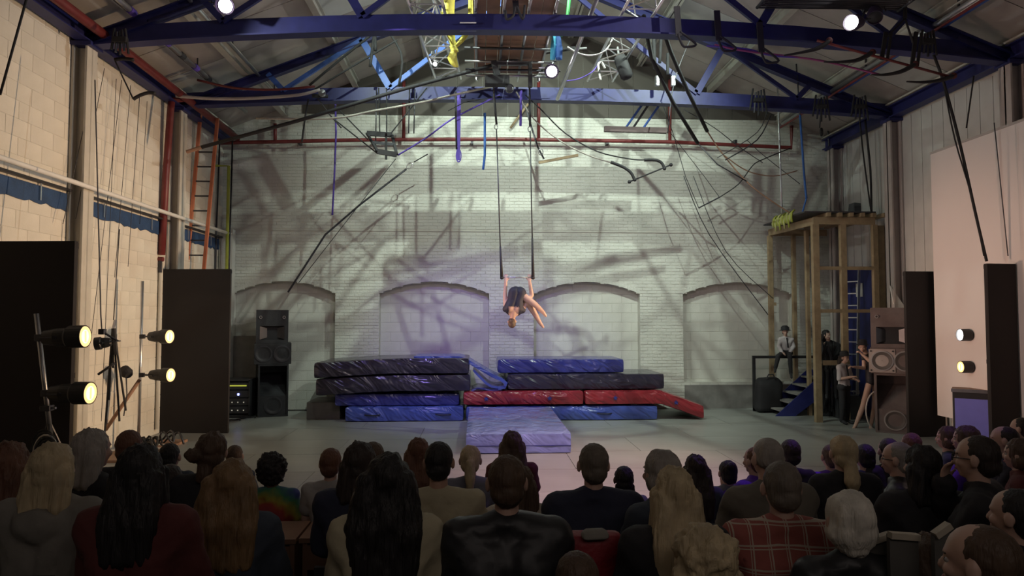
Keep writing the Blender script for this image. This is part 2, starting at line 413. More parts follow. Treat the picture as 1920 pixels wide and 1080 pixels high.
# ledge, conduit and blue boarding on the left wall
for k, (y0, y1) in enumerate([(3.8, 6.6), (6.95, 9.8), (10.12, 12.85), (13.15, 15.5)]):
    t = thing('window_board', ['blue peeling board strip high on left wall by the seats', 'blue peeling board strip on left wall at left edge of view', 'blue peeling board strip between the two left wall columns', 'blue peeling board strip on left wall behind the orange ladder'][k], 'board', (XL, (y0 + y1) / 2, 3.8), 'blue boards of the left wall')
    m = MB(); n = 26; pts = [(XL + 0.011, y0, 3.92), (XL + 0.011, y1, 3.92)] + [(XL + 0.011, y1 - (y1 - y0) * i / n, 3.66 + rnd.random() * 0.05) for i in range(n + 1)]
    m.prism(pts, 'x', (0.015, 0, 0)); m.build('board', m_bluep, t)
    MB().bb(XL + 0.011, XL + 0.10, y0, y1, 3.95, 3.98).build('ledge', m_dsteel, t)
    for yy in (y0 + 0.6, y1 - 0.6): MB().bb(XL + 0.03, XL + 0.05, yy - 0.01, yy + 0.01, 3.72, 4.0).build('bracket', m_alu, t)
tag(MB().tube([(XL + 0.30, 3.0, 4.03), (XL + 0.30, 9.95, 4.03), (XL + 0.30, 15.35, 4.03)], 0.035, 10).build('conduit_pipe', m_white, smooth=True), 'long white conduit running level along the left wall', 'pipe')
# ---- right wall: upright boards
wr = struct(MB().bb(XR, XR + 0.25, YF, YB + 0.3, 0, EZ).build('wall_right', m_mortar))
pm = MB().bb(-0.014, 0, 0.006, 0.294, 0, 6.15).mesh('plank'); pm.materials.append(m_plank)
y = YB - 0.3
while y > YF: inst('plank', pm, wr, None, (XR, y, 0)); y -= 0.3
for k, y in enumerate([3.6, 6.8, 9.95, 13.0, 15.2]):
    c = thing('wall_column', ['grey steel column on right wall beside the seats', 'grey steel column on right wall beside the seats', 'mauve grey steel column on right wall above the white screen', 'mauve grey steel column on right wall behind the timber tower', 'pale column at the far end of the right wall'][k], 'column', (XR - 0.13, y, 0), 'columns of the right wall')
    MB().ibar((XR - 0.145, y, 0), (XR - 0.145, y, 6.1), 0.24, 0.24, 0.03, up=(1, 0, 0)).build('shaft', m_colr, c)
    MB().bb(XR - 0.30, XR - 0.014, y - 0.16, y + 0.16, 6.1, 6.16).build('cap_plate', m_blue, c)
struct(MB().bb(XL, XR, YF - 0.2, YF, 0, EZ + 3).build('wall_front', m_bflat))
# ---- roof: sheets on cream purlins
rf = MB()
for s_, xa in ((1, XL - 0.2), (-1, XR + 0.2)):
    xb = XC; za = roofz(XL) - 0.2 * SL
    rf.prism([(xa, YF, za), (xb, YF, roofz(XC)), (xb, YF, roofz(XC) + 0.12), (xa, YF, za + 0.12)], 'y', (0, YB + 0.4 - YF, 0))
ceiling = struct(rf.build('ceiling', mat('roof_shadow_gap', (0.12, 0.115, 0.11), 0.9)))
PX_ = [-4.55, -2.9, -1.25, 0.4, 2.15, 3.8, 5.45, 7.15]
edges = [XL] + PX_[:4] + [XC] + PX_[4:] + [XR]
rp = {}
for i, (x0, x1) in enumerate(zip(edges[:-1], edges[1:])):
    y = 5.0; k = 0
    while y < YB:
        y1 = min(y + 1.06, YB)
        mt = m_roofl if (i * 5 + k * 3) % 7 == 0 else m_roof
        key = (i, round(y1 - y, 2), mt.name)
        if key not in rp:
            z0, z1 = roofz(x0) - 0.012, roofz(x1) - 0.012
            q = MB().prism([(x0 + .01, 0.008, z0 - .012), (x1 - .01, 0.008, z1 - .012), (x1 - .01, 0.008, z1 + .008), (x0 + .01, 0.008, z0 + .008)], 'y', (0, y1 - y - 0.016, 0)).mesh('roof_sheet'); q.materials.append(mt); rp[key] = q
        inst('roof_sheet', rp[key], ceiling, None, (0, y, 0)); y = y1; k += 1
plab = ['cream purlin nearest the left eave', 'second cream purlin up the left roof slope', 'third cream purlin up the left roof slope', 'cream purlin just left of the ridge', 'cream purlin just right of the ridge', 'third cream purlin up the right roof slope', 'second cream purlin up the right roof slope', 'cream purlin nearest the right eave']
for x, lb in zip(PX_, plab):
    z = roofz(x) - 0.13
    MB().ibar((x, 2.0, z), (x, YB, z), 0.13, 0.20, 0.02).build('purlin', m_purlin, ceiling)
# ---- trusses
def chordz(x, camber, zc): t = (x - XC) / (XR - XC); return zc - camber * t * t
tl = {3.6: None, 6.8: 'blue steel roof truss over the seats', 9.95: 'blue steel roof truss nearest the audience, dark chord across top of view', 13.0: 'blue steel roof truss nearest the back wall'}
for Y, camber, zc in ((6.8, 0.4, 6.62), (9.95, 0.38, 6.63), (13.0, 0.24, 6.57)):
    t = thing('roof_truss', tl[Y], 'roof truss', (XC, Y, 6.1), 'roof trusses')
    nd = [XL + 0.05 + (XR - XL - 0.1) * i / 12 for i in range(13)]
    m = MB()
    for a, b_ in zip(nd[:-1], nd[1:]):
        za, zb = chordz(a, camber, zc), chordz(b_, camber, zc)
        m.prism([(a, Y - 0.02, za - 0.13), (b_, Y - 0.02, zb - 0.13), (b_, Y - 0.02, zb + 0.13), (a, Y - 0.02, za + 0.13)], 'y', (0, 0.02, 0))
    m.build('chord_web', m_blue, t)
    m = MB()
    for a, b_ in zip(nd[:-1], nd[1:]):
        za, zb = chordz(a, camber, zc) - 0.14, chordz(b_, camber, zc) - 0.14
        m.prism([(a, Y - 0.10, za - 0.012), (b_, Y - 0.10, zb - 0.012), (b_, Y - 0.10, zb + 0.012), (a, Y - 0.10, za + 0.012)], 'y', (0, 0.2, 0))
    m.build('chord_flange', m_blue, t)
    for s_ in (-1, 1):
        xe = XC + s_ * (XR - XC - 0.1)
        rz = lambda d: roofz(XC + s_ * d) - 0.36
        cz = lambda d: chordz(XC + s_ * d, camber, zc)
        MB().ibar((xe, Y, roofz(xe) - 0.36), (XC, Y, roofz(XC) - 0.36), 0.13, 0.17, 0.02).build('rafter', m_blue, t)
        for a, b_, wd in ((3.05, 3.6, 0.13), (5.1, 5.4, 0.10), (5.1, 3.6, 0.08), (3.05, 0.1, 0.09)):
            MB().bar((XC + s_ * a, Y - 0.03, cz(a) + 0.1), (XC + s_ * b_, Y - 0.03, rz(b_)), 0.05, wd, up=(1, 0, 0)).build('web_member', m_blue2 if (Y > 12 and s_ < 0) else m_blue, t)  # left webs of the back truss: light on them put into a lighter blue
        MB().prism([(XC + s_ * 7.15, Y - 0.03, cz(7.1) - 0.1), (XC + s_ * 6.2, Y - 0.03, cz(6.2) + 0.1), (XC + s_ * 6.2, Y - 0.03, rz(6.2)), (XC + s_ * 7.15, Y - 0.03, rz(7.1))], 'y', (0, 0.02, 0)).build('gusset_plate', m_blue, t)
# eave beams
for x, lb in ((XL + 0.17, 'blue steel eave beam along the top of the left wall'), (XR - 0.17, 'blue steel eave beam along the top of the right wall')):
    t = thing('eave_beam', lb, 'beam', (x, 9, 6.2))
    MB().ibar((x, 2, 6.29), (x, YB - 0.05, 6.29), 0.2, 0.24, 0.02).build('beam', m_blue, t)
    MB().bb(x - 0.12, x + 0.12, 2, YB - 0.05, 6.43, 6.46).build('cream_angle', m_purlin, t)
# ================================================================== THINGS ON THE STAGE
def wrinkle(axis_y, amp, seed):
    def f(p):
        q = noise.noise(V((p.x * 1.6 + p.z * 3.0 + seed, p.y * 1.2, p.z * 2.5 - p.x * 0.6)))
        q2 = 1 - abs(noise.noise(V((p.x * 2.3 + p.z * 6.0 + seed * 2, p.y * 2.0, p.z * 4 - p.x)))) * 3
        return p + V((0, -1, 0)) * amp * q + V((0, -0.35, 0.3)) * amp * max(0, q2)
    return f
def crash_mat(label, mt, x0, x1, y0, y1, z0, z1, seed=1, amp=0.02, droop=None, handles=(), seam=False, r=0.05, marks=()):
    t = thing('crash_mat', label, 'gym mat', ((x0 + x1) / 2, (y0 + y1) / 2, z0))
    wf = wrinkle(1, amp, seed)
    def fn(p):
        p = wf(p)
        if droop: p = V((p.x, p.y, p.z + droop(p.x)))
        return p
    softbox(x0, x1, y0, y1, z0, z1, r, 0.07, fn).build('cover', mt, t, smooth=True)
    dz = (lambda x: droop(x)) if droop else (lambda x: 0)
    for hx in handles:
        zc = (z0 + z1) / 2 + dz(hx)
        MB().tube([(hx - .16, y0 - .01, zc), (hx - .08, y0 - .035, zc - .012), (hx + .08, y0 - .035, zc - .012), (hx + .16, y0 - .01, zc)], 0.012, 6).build('handle', m_black, t, smooth=True)
    for hx in marks:
        zc = (z0 + z1) / 2 + dz(hx); pts = []
        for k in range(10):
            rr_ = 0.055 if k % 2 == 0 else 0.028; an = math.pi / 2 + k * math.pi / 5
            pts.append((hx + rr_ * math.cos(an), y0 - 0.024, zc + rr_ * math.sin(an)))
        MB().prism(pts, 'y', (0, 0.03, 0)).build('printed_star', m_vnavy, t)
    if seam: MB().bb(x0 + .01, x1 - .01, y0 - 0.012, y0 + .02, (z0 + z1) / 2 - 0.035, (z0 + z1) / 2 - 0.025).build('seam', m_vnavy, t)
    return t
yb = 13.9
X_ = lambda px, Y: W(px, 600, Y).x
Z_ = lambda py, Y, px=960: W(px, py, Y).z
crash_mat('bright blue vinyl crash mat on the floor, bottom left of the pile', m_vblue, X_(648, yb), X_(870, yb), yb, yb + 1.5, 0, 0.30, 1, 0.028, handles=(-2.2, -0.75))
crash_mat('navy blue vinyl mat under the two black mats, left of the red mats', m_vnavy, X_(626, yb), X_(862, yb), yb + 0.12, yb + 1.6, 0.305, 0.56, 2, 0.02)
crash_mat('blue vinyl mat on the floor under the right part of the red mats', m_vblue, X_(872, yb) + 0.02, X_(1232, yb), yb, yb + 1.5, 0, 0.30, 3, 0.028, handles=(2.6,))
crash_mat('red vinyl mat, left one, with printed stars on its face', m_vred, X_(858, yb) + .12, X_(1094, yb), yb - 0.02, yb + 1.45, 0.325, 0.605, 4, 0.02, marks=(X_(912, yb), X_(1030, yb)))
xe = X_(1240, yb)
crash_mat('red vinyl mat, right one, with its end folded down to the floor', m_vred, X_(1095, yb) + 0.01, X_(1318, yb), yb - 0.03, yb + 1.45, 0.325, 0.605, 5, 0.02,
          droop=lambda x: -max(0, x - xe) * 0.36, marks=(X_(1152, yb), X_(1265, yb)))
tag(MB().bb(X_(590, 14.9), X_(650, 14.9), 14.3, 15.3, 0, 0.36).build('plinth_box', mat('grey_box', (0.12, 0.115, 0.11), 0.7), bevel=0.02), 'dark grey low box on floor left behind the mat pile', 'box')
droopL = lambda x: -0.10 * max(0, (X_(760, 14) - x) / 2.0) ** 1.5
crash_mat('lower black vinyl mat overhanging the left of the pile', m_vblack, X_(592, yb), X_(882, yb), yb + 0.02, yb + 1.5, 0.61, 0.96, 6, 0.03, droop=droopL)
crash_mat('upper black vinyl mat lying on the other black mat, left pile', m_vblack, X_(589, yb), X_(880, yb), yb - 0.02, yb + 1.45, 0.975, 1.30, 7, 0.03, droop=droopL)
crash_mat('long black vinyl mat on the red mats under the flat blue one', m_vblack, X_(952, yb), X_(1249, yb), yb + 0.15, yb + 1.45, 0.62, 0.95, 8, 0.016)
crash_mat('flat navy blue mat on top of the right side of the pile', m_vnavy, X_(933, yb + .2), X_(1171, yb + .2), yb + 0.25, yb + 1.4, 0.96, 1.26, 9, 0.008)
# folded thin mat sliding off the left pile
ft = thing('folded_mat', 'thin blue foam mat folded over and sliding off the black mats', 'gym mat', (0, yb + 0.5, 1.3))
def sheet(px, Y0, Y1, th):
    pts = [W(a, b_, Y0) for a, b_ in px]; dn = []
    up = []
    for i, p in enumerate(pts):
        d = (pts[min(i + 1, len(pts) - 1)] - pts[max(i - 1, 0)]).normalized(); n = V((-d.z, 0, d.x)); up.append(p + n * th / 2); dn.append(p - n * th / 2)
    m = MB(); L_ = len(pts)
    rings = [[up[i], dn[i], dn[i] + V((0, Y1 - Y0, 0)), up[i] + V((0, Y1 - Y0, 0))] for i in range(L_)]
    return m.rings(rings)
sheet([(776, 671), (800, 671), (830, 671), (860, 671), (874, 675), (888, 684), (905, 694), (922, 704), (940, 712), (949, 719), (946, 726), (934, 728)], yb + 0.1, yb + 1.1, 0.07).build('upper_layer', m_vnavy if 0 else m_vblue, ft)
sheet([(934, 727), (922, 725), (912, 719), (904, 711), (896, 703), (888, 694)], yb + 0.15, yb + 1.1, 0.05).build('under_layer', m_vblue, ft)
sheet([(884, 733), (895, 728), (906, 729), (920, 732), (940, 731)], yb + 0.12, yb + 1.1, 0.03).build('edge_layer', m_vnavy, ft)
# landing mat in front
a0 = WZ(873, 852, 0); b0 = WZ(1073, 852, 0)
crash_mat('large pale blue crash mat lying alone on the floor in front of the pile', m_vlblue, a0.x, b0.x, a0.y, yb - 0.2, 0, 0.315, 11, 0.022, seam=True, r=0.03)
# ---- black flats
def flat(label, p0, p1, h):
    p0, p1 = V(p0), V(p1); d = (p1 - p0).normalized(); n = V((d.y, -d.x, 0)); c = (p0 + p1) / 2
    t = thing('scenery_flat', label, 'stage flat', c, 'black scenery flats')
    m = MB(); m.bar(p0 + V((0, 0, h / 2)), p1 + V((0, 0, h / 2)), 0.02, h); m.build('panel', m_bflat, t)
    for q in (p0 + d * .03, p1 - d * .03, c): MB().bar(q - n * .035, q - n * .035 + V((0, 0, h)), 0.05, 0.045, up=(0, 1, 0)).build('stile', m_bflat, t)
    for z in (0.05, h / 2, h - 0.05): MB().bar(p0 - n * .035 + V((0, 0, z)), p1 - n * .035 + V((0, 0, z)), 0.045, 0.06).build('rail', m_bflat, t)
    MB().bar(c - n * .05 + V((0, 0, h * .6)), c + d * .3 - n * .45 + V((0, 0, .03)), 0.04, 0.04).build('brace', m_bflat, t)
flat('black scenery flat at far left behind the leaning lighting stand', (-5.83, 7.75, 0), (-4.52, 7.65, 0), 3.0)
p = W(303, 600, 12.8); q = W(431, 600, 12.7)
flat('black scenery flat left of the dark loudspeaker stack', (p.x, 12.8, 0), (q.x, 12.7, 0), 3.05)
p = W(1699, 600, 11.7); q = W(1798, 600, 11.75)
flat('black scenery flat right of the grey loudspeaker stack', (p.x, 11.7, 0), (min(q.x, XR - .1), 11.75, 0), 2.98)
p = W(1853, 600, 9.7)
flat('black scenery flat at far right behind the blue fronted case', (p.x, 9.7, 0), (XR - 0.36, 9.75, 0), 2.96)
# ---- loudspeaker stacks
m_spk = mat('grey_brown_cabinet', (0.14, 0.105, 0.10), 0.7, bump=0.4, bscale=120); m_cone = mat('speaker_cone', (0.09, 0.075, 0.07), 0.5); m_ring = mat('silver_ring', (0.55, 0.50, 0.48), 0.35, 0.8)
m_spkb = mat('black_cabinet', (0.022, 0.022, 0.026), 0.6, bump=0.4, bscale=120)
def driver(m_parent, c, r, mr, depth=0.07, ring=m_ring):
    c = V(c)
    MB().lathe([(r, 0.0), (r, -0.012), (r * .88, -0.012), (r * .86, 0.0)], c, (0, 1, 0), 28, False).build('driver_ring', ring, m_parent, smooth=False)
    MB().lathe([(r * .88, -0.004), (r * .74, 0.0), (r * .32, depth * .6), (r * .30, depth * .5), (r * .18, depth * .3), (0.001, depth * .22)], c + V((0, -0.012, 0)), (0, 1, 0), 28, False).build('driver_cone', mr, m_parent, smooth=True)
def bin_top(name, lab, c, wd, ht, dp, mc, rx, grp):
    t = thing(name, lab, 'speaker', c, grp); x, y, z = c; y0 = y - dp / 2
    m = MB(); m.bb(x - wd / 2, x + wd / 2, y0 + .10, y + dp / 2, z, z + ht)          # body behind
    m.bb(x - wd / 2, x + wd / 2, y0, y0 + .10, z + ht * .52, z + ht); m.bb(x - wd / 2, x + wd / 2, y0, y0 + .1, z, z + ht * .10)
    m.bb(x - wd / 2, x - wd / 2 + wd * .12, y0, y0 + .1, z + .1 * ht, z + ht * .52); m.bb(x + wd / 2 - wd * .12, x + wd / 2, y0, y0 + .1, z + .1 * ht, z + ht * .52)
    m.build('cabinet', mc, t)
    MB().bb(x - wd * .38, x + wd * .38, y0 + .085, y0 + .098, z + .1 * ht, z + .52 * ht).build('horn_mouth', m_black, t)
    for s_ in (-1, 1):
        MB().prism([(x + s_ * wd * .38, y0 + .002, z + .11 * ht), (x + s_ * wd * .38, y0 + .002, z + .51 * ht), (x + s_ * wd * .16, y0 + .08, z + .45 * ht), (x + s_ * wd * .16, y0 + .08, z + .17 * ht)], 'y', (0, .008, 0)).build('horn_flare', m_dsteel, t)
        MB().lathe([(0.032, 0), (0.032, -.02), (0.022, -.02), (0.02, 0)], (x + s_ * wd * .36, y0 - .001, z + ht * .78), (0, 1, 0), 16, False).build('handle_ring', rx, t)
        MB().lathe([(0.02, 0.0), (0.014, .012), (0.001, .012)], (x + s_ * wd * .36, y0 - .006, z + ht * .78), (0, 1, 0), 16, False).build('handle_cup', m_black, t)
    return t
def bin_mid(lab, c, wd, ht, dp, mc, mr, ring, grp, rim=False):
    t = thing('loudspeaker', lab, 'speaker', c, grp); x, y, z = c; y0 = y - dp / 2
    MB().bb(x - wd / 2, x + wd / 2, y0, y + dp / 2, z, z + ht).build('cabinet', mc, t, bevel=0.008)
    for s_ in (-1, 1):
        cx = x + s_ * wd * .25
        if rim and s_ < 0: MB().bb(cx - ht * .46, cx + ht * .46, y0 - .012, y0 + .002, z + ht * .04, z + ht * .96).build('mount_plate', m_ring if 0 else mat('pale_mount_plate', (0.34, 0.28, 0.26), 0.5), t)
        driver(t, (cx, y0 - (.014 if rim and s_ < 0 else .002), z + ht / 2), ht * .40, mr, 0.06, ring)
        if rim and s_ < 0:
            for a in (-1, 1):
                for b_ in (-1, 1): MB().lathe([(.016, 0), (.016, -.01), (.001, -.01)], (cx + a * ht * .38, y0 - .012, z + ht / 2 + b_ * ht * .38), (0, 1, 0), 8).build('bolt', m_black, t)
    return t
def bin_sub(lab, c, wd, ht, dp, mc, mr, ring, grp):
    t = thing('loudspeaker', lab, 'speaker', c, grp); x, y, z = c; y0 = y - dp / 2; e = .035
    m = MB(); m.bb(x - wd / 2, x - wd / 2 + e, y0, y + dp / 2, z, z + ht); m.bb(x + wd / 2 - e, x + wd / 2, y0, y + dp / 2, z, z + ht)
    m.bb(x - wd / 2 + e, x + wd / 2 - e, y0, y + dp / 2, z + ht - e, z + ht); m.bb(x - wd / 2 + e, x + wd / 2 - e, y0, y + dp / 2, z, z + e)
    m.bb(x - wd / 2 + e, x + wd / 2 - e, y + dp / 2 - .03, y + dp / 2, z + e, z + ht - e)
    m.build('cabinet', mc, t)
    h2 = ht * .40; m = MB()
    m.bb(x - wd / 2 + e, x + wd / 2 - e, y0 + .03, y0 + .05, z + e, z + h2); 
    n = 10; pr = [(x - wd / 2 + e, y0 + .05, z + h2), (x + wd / 2 - e, y0 + .05, z + h2), (x + wd / 2 - e, y + dp / 2 - .04, z + ht * .8), (x - wd / 2 + e, y + dp / 2 - .04, z + ht * .8)]
    m.add(pr + [(p_[0], p_[1], p_[2] - .02) for p_ in pr], [(0, 1, 2, 3), (4, 7, 6, 5), (0, 4, 5, 1), (1, 5, 6, 2), (2, 6, 7, 3), (3, 7, 4, 0)])
    m.build('horn_baffle', mc, t)
    driver(t, (x, y0 + .028, z + e + (h2 - e) * .5), min(wd * .36, h2 * .42), mr, 0.08, ring)
    return t
g = 'dark loudspeakers stacked on the left'
xs0, xs1 = W(481, 600, 15.0).x, W(538, 600, 15.0).x; xc = (xs0 + xs1) / 2; wd = xs1 - xs0
rot_l, rot_r = R(17), R(-30)
q_ = bin_sub('black bass loudspeaker on the floor, bottom of the left stack', (xc + .04, 15.05, 0), wd - .04, 1.13, 0.7, m_spkb, m_bplas, m_dsteel, g)
q_.rotation_euler = (0, 0, rot_l)
q_ = bin_mid('black twin cone loudspeaker in the middle of the left stack', (xc + .02, 15.05, 1.132), wd + .1, 0.45, 0.7, m_spkb, m_bplas, m_dsteel, g)
q_.rotation_euler = (0, 0, rot_l)
q_ = bin_top('loudspeaker', 'black horn loudspeaker on top of the left stack', (xc, 15.05, 1.585), wd, 0.72, 0.68, m_spkb, m_ring, g)
q_.rotation_euler = (0, 0, rot_l)
g = 'grey brown loudspeakers stacked on the right'
YS = 12.25; xs0, xs1 = W(1640, 600, 12.0).x, W(1700, 600, 12.0).x + .04; xc = (xs0 + xs1) / 2; wd = xs1 - xs0
q_ = bin_sub('grey brown bass loudspeaker on the floor, bottom of the right stack', (xc + .17, YS, 0), wd + .0, 1.10, 0.45, m_spk, m_cone, m_ring, g)
q_.rotation_euler = (0, 0, rot_r)
q_ = bin_mid('grey brown twin cone loudspeaker in the middle of the right stack', (xc + .15, YS - .02, 1.102), wd + .10, 0.47, 0.45, m_spk, m_cone, m_ring, g, True)
q_.rotation_euler = (0, 0, rot_r)
q_ = bin_top('loudspeaker', 'grey brown horn loudspeaker on top of the right stack', (xc + .15, YS, 1.575), wd + .04, 0.75, 0.45, m_spk, m_ring, g)
q_.rotation_euler = (0, 0, rot_r)
# ---- amplifier rack
x0, x1 = W(425, 600, 14.7).x, W(474, 600, 14.7).x
t = thing('amplifier_rack', 'black amplifier rack with tiny lights left of the dark loudspeakers', 'amplifier rack', ((x0 + x1) / 2, 14.9, 0))
m = MB(); m.bb(x0, x0 + .03, 14.6, 15.1, 0.04, .80); m.bb(x1 - .03, x1, 14.6, 15.1, 0.04, .80); m.bb(x0, x1, 14.6, 15.1, .78, .82); m.bb(x0, x1, 14.6, 15.1, 0.02, .06); m.build('case', m_bplas, t)
m_led = mat('blue_led', (0.1, 0.1, 0.5), emit=(0.25, 0.3, 1.0), es=14); m_ledy = mat('yellow_display', (0.3, 0.3, 0.02), emit=(0.7, 0.75, 0.1), es=0.5); m_ledw = mat('dim_led', (0.4, 0.4, 0.35), emit=(0.7, 0.65, 0.5), es=0.5)
for k in range(4):
    z = .09 + k * .17; u = MB().bb(x0 + .035, x1 - .035, 14.62, 15.0, z, z + .15).build('amplifier', m_dsteel, t, bevel=0.005)
    yy = 14.613
    def led(nm, mm, a, b_, c_, d_):
        MB().bb(a, b_, yy - .004, yy + .004, c_, d_).build(nm, mm, u)
    u.parent = t
    wv_ = x1 - x0
    if k == 3: led('display', m_ledy, x0 + .06, x1 - .08, z + .07, z + .095)
    elif k == 2: led('lamp', m_led, x0 + wv_ * .52, x0 + wv_ * .52 + .035, z + .05, z + .085)
    else:
        for j_ in range(3): led('lamp', m_ledw, x0 + wv_ * (.3 + .22 * j_), x0 + wv_ * (.3 + .22 * j_) + .02, z + .06, z + .08)
tag(MB().bb(W(478, 600, 14.4).x, W(485, 600, 14.4).x, 14.55, 14.62, .42, .66).build('cue_sheet', m_white), 'small pale card fixed beside the left bass loudspeaker', 'card') if 0 else None
# ---- blue fronted case on the right
cc = W(1822, 600, 10.6); cx, cyy = cc.x, 10.6
t = thing('flight_case', 'dark case with a blue front panel and metal edged top, far right', 'case', (cx, cyy, 0))
MB().bb(cx - .29, cx + .29, cyy - .2, cyy + .2, 0.0, 0.94).build('body', m_bplas, t, bevel=0.01)
MB().bb(cx - .26, cx + .20, cyy - .218, cyy - .195, 0.05, 0.83).build('front_panel', mat('lilac_blue_panel', (0.20, 0.21, 0.72), 0.5, var=0.04), t)
MB().bb(cx - .30, cx + .30, cyy - .21, cyy + .21, 0.945, 0.975).build('lid', m_ply, t)
MB().bb(cx - .305, cx + .305, cyy - .225, cyy - .205, 0.93, 0.985).build('edge_strip', m_steel, t)
t.rotation_euler = (0, 0, R(-38))
# ---- lamps
m_lens = mat('warm_lens', (0.9, 0.8, 0.6), 0.3, emit=(1.0, 0.74, 0.40), es=2.0); m_lensw = mat('white_lens', (0.9, 0.9, 0.9), 0.3, emit=(1.0, 0.97, 0.95), es=14)
m_can = mat('lamp_can_black', (0.02, 0.02, 0.022), 0.45); m_canp = mat('lamp_can_violet', (0.05, 0.03, 0.07), 0.4)
m_glow = mat('warm_reflector', (0.7, 0.55, 0.3), 0.25, 0.6, emit=(1.0, 0.60, 0.22), es=1.6)
def par_can(label, c, dirv, L=0.34, r=0.095, lens=m_lens, can=m_can, clamp=None, bars=True, cat='stage lamp', grp=None):
    c = V(c); d = V(dirv).normalized(); t = thing('stage_lamp', label, cat, c, grp); f = c + d * L / 2; b_ = c - d * L / 2
    MB().lathe([(r * .35, -.02), (r * .62, 0), (r * .80, L * .3), (r * .82, L * .55), (r, L * .62), (r, L), (r * .93, L), (r * .9, L * .93), (.001, L * .93)], b_, d, 24, False).build('can', can, t, smooth=False)
    MB().lathe([(r * .88, 0), (r * .5, .012), (.001, .016)], f - d * .022, d, 22, False).build('lens', lens, t, smooth=True)
    a = d.cross(V((0, 0, 1))).normalized(); u = a.cross(d)
    if bars:
        MB().lathe([(r * .90, 0), (r * .90, .006), (r * .62, .006), (r * .62, 0)], f - d * .006, d, 22, False).build('reflector_ring', m_glow, t)
        MB().bar(f - u * r * .5, f + u * r * .5, .022, .008, up=d).build('glare_bar', m_glow, t)
    k = c - d * L * .05; s_ = r + .025
    MB().tube([k + a * s_, k + a * s_ + u * .0 - d * .0, k + a * s_ - d * .16, k - a * s_ - d * .16, k - a * s_], 0.008, 6).build('yoke', m_dsteel, t)
    for q in (-1, 1): MB().lathe([(.018, 0), (.018, .02), (.001, .02)], k + a * q * s_, a * q, 10).build('yoke_knob', m_black, t)
    if clamp is not None:
        MB().tube([k - d * .16, V(clamp)], 0.014, 6).build('clamp_arm', m_dsteel, t)
        MB().box(clamp, (.07, .07, .07)).build('clamp', m_dsteel, t, bevel=0.01)
    return t
# left leaning stand
YL = 7.15
st = thing('lighting_stand', 'leaning steel lighting stand in front of the far left black flat', 'lighting stand', W(100, 840, YL - .1) * 1.0)
MB().tube([W(68, 588, YL), W(97, 835, YL)], 0.024, 12).build('pole', m_steel, st, smooth=True)
bse = W(106, 600, YL); bse.z = 0
MB().tube([W(97, 835, YL), V((bse.x, bse.y, 0.02))], 0.028, 12).build('lower_pole', m_dsteel, st, smooth=True)
cl = W(88, 765, YL)
MB().box(cl, (0.10, 0.09, 0.06)).build('coupler', m_dsteel, st, bevel=0.01)
MB().tube([cl + V((-.07, 0, 0)), cl + V((.09, 0, 0))], .012, 8).build('coupler_bolt', m_steel, st)
kn = W(92, 790, YL)
for k, (dx, dy) in enumerate(((-.62, .1), (.35, -.5), (.3, .5))): MB().tube([kn, V((bse.x + dx * .75, bse.y + dy * .75, 0.02))], 0.014, 8).build('leg', m_dsteel, st)
st2 = thing('cable_coil', 'black cable coil hung on the foot of the leaning stand', 'cable', W(80, 830, YL - .12))
for k in range(5):
    m = MB(); c = W(82 + k * 2, 838 + k, YL - .09 - .02 * k); pts = [c + V((math.cos(a) * .12, -.01 * math.sin(a * 2), math.sin(a) * .17 - .02 * k)) for a in [i * .35 for i in range(19)]]; m.tube(pts, .013, 6); m.build('loop', m_brope if k != 2 else m_steel, st2, smooth=True)
def onp(py, x0, y0, x1, y1): return x0 + (x1 - x0) * (py - y0) / (y1 - y0)
gl = 'side lamps on the left stands'
P_ = lambda a, b_, Y: W(a, b_, Y)
par_can('warm side lamp on the leaning stand, upper one', P_(122, 632, YL - .12), (1, .02, .03), 0.40, 0.115, clamp=P_(74, 633, YL), grp=gl)
par_can('warm side lamp on the leaning stand, lower one', P_(133, 737, YL - .12), (1, -.05, 0), 0.40, 0.115, clamp=P_(86, 737, YL), grp=gl)
YL2 = 11.2
bs = W(265, 600, YL2); bs.z = 0
st = thing('lighting_stand', 'upright steel lighting stand between the two left black flats', 'lighting stand', bs)
MB().tube([W(267, 527, YL2), (bs.x + .0, YL2, 0.06)], 0.024, 12).build('pole', m_alu, st, smooth=True)
for dz in (0.05,):
    MB().tube([(bs.x - .35, YL2 - .25, .03), (bs.x + .42, YL2 - .12, .03)], .025, 8).build('foot_tube', m_alu, st)
    MB().tube([(bs.x - .3, YL2 + .25, .03), (bs.x + .38, YL2 + .18, .03)], .025, 8).build('foot_tube', m_alu, st)
    MB().tube([(bs.x, YL2 - .4, .075), (bs.x, YL2 + .4, .075)], .022, 8).build('foot_tube', m_dsteel, st)
par_can('bright warm lamp on the upright left stand, upper one', P_(300, 631, YL2 - .15), (1, -.25, .0), 0.36, 0.115, clamp=P_(267, 631, YL2), grp=gl)
par_can('bright warm lamp on the upright left stand, lower one', P_(302, 703, YL2 - .15), (1, -.25, .0), 0.36, 0.115, clamp=P_(266, 703, YL2), grp=gl)
YR2 = 10.95; gr_ = 'side lamps on the right stand'
bs = W(1842, 600, YR2); bs.z = 0
st = thing('lighting_stand', 'dark lighting stand behind the blue fronted case, far right', 'lighting stand', bs)
MB().tube([(bs.x, YR2, .02), W(1842, 602, YR2)], 0.03, 12).build('pole', m_dsteel, st, smooth=True)
MB().tube([(bs.x - .3, YR2 + .1, .02), (bs.x + .0, YR2 + .1, .02)], .02, 8).build('foot_tube', m_dsteel, st)
MB().tube([W(1822, 714, YR2 - .05), W(1852, 712, YR2 - .05)], .018, 8).build('boom_arm', m_steel, st)
par_can('white glaring lamp high on the far right stand', P_(1822, 628, YR2 - .2), (-1, .08, .0), 0.40, 0.10, lens=m_lensw, clamp=P_(1846, 628, YR2), bars=False, grp=gr_)
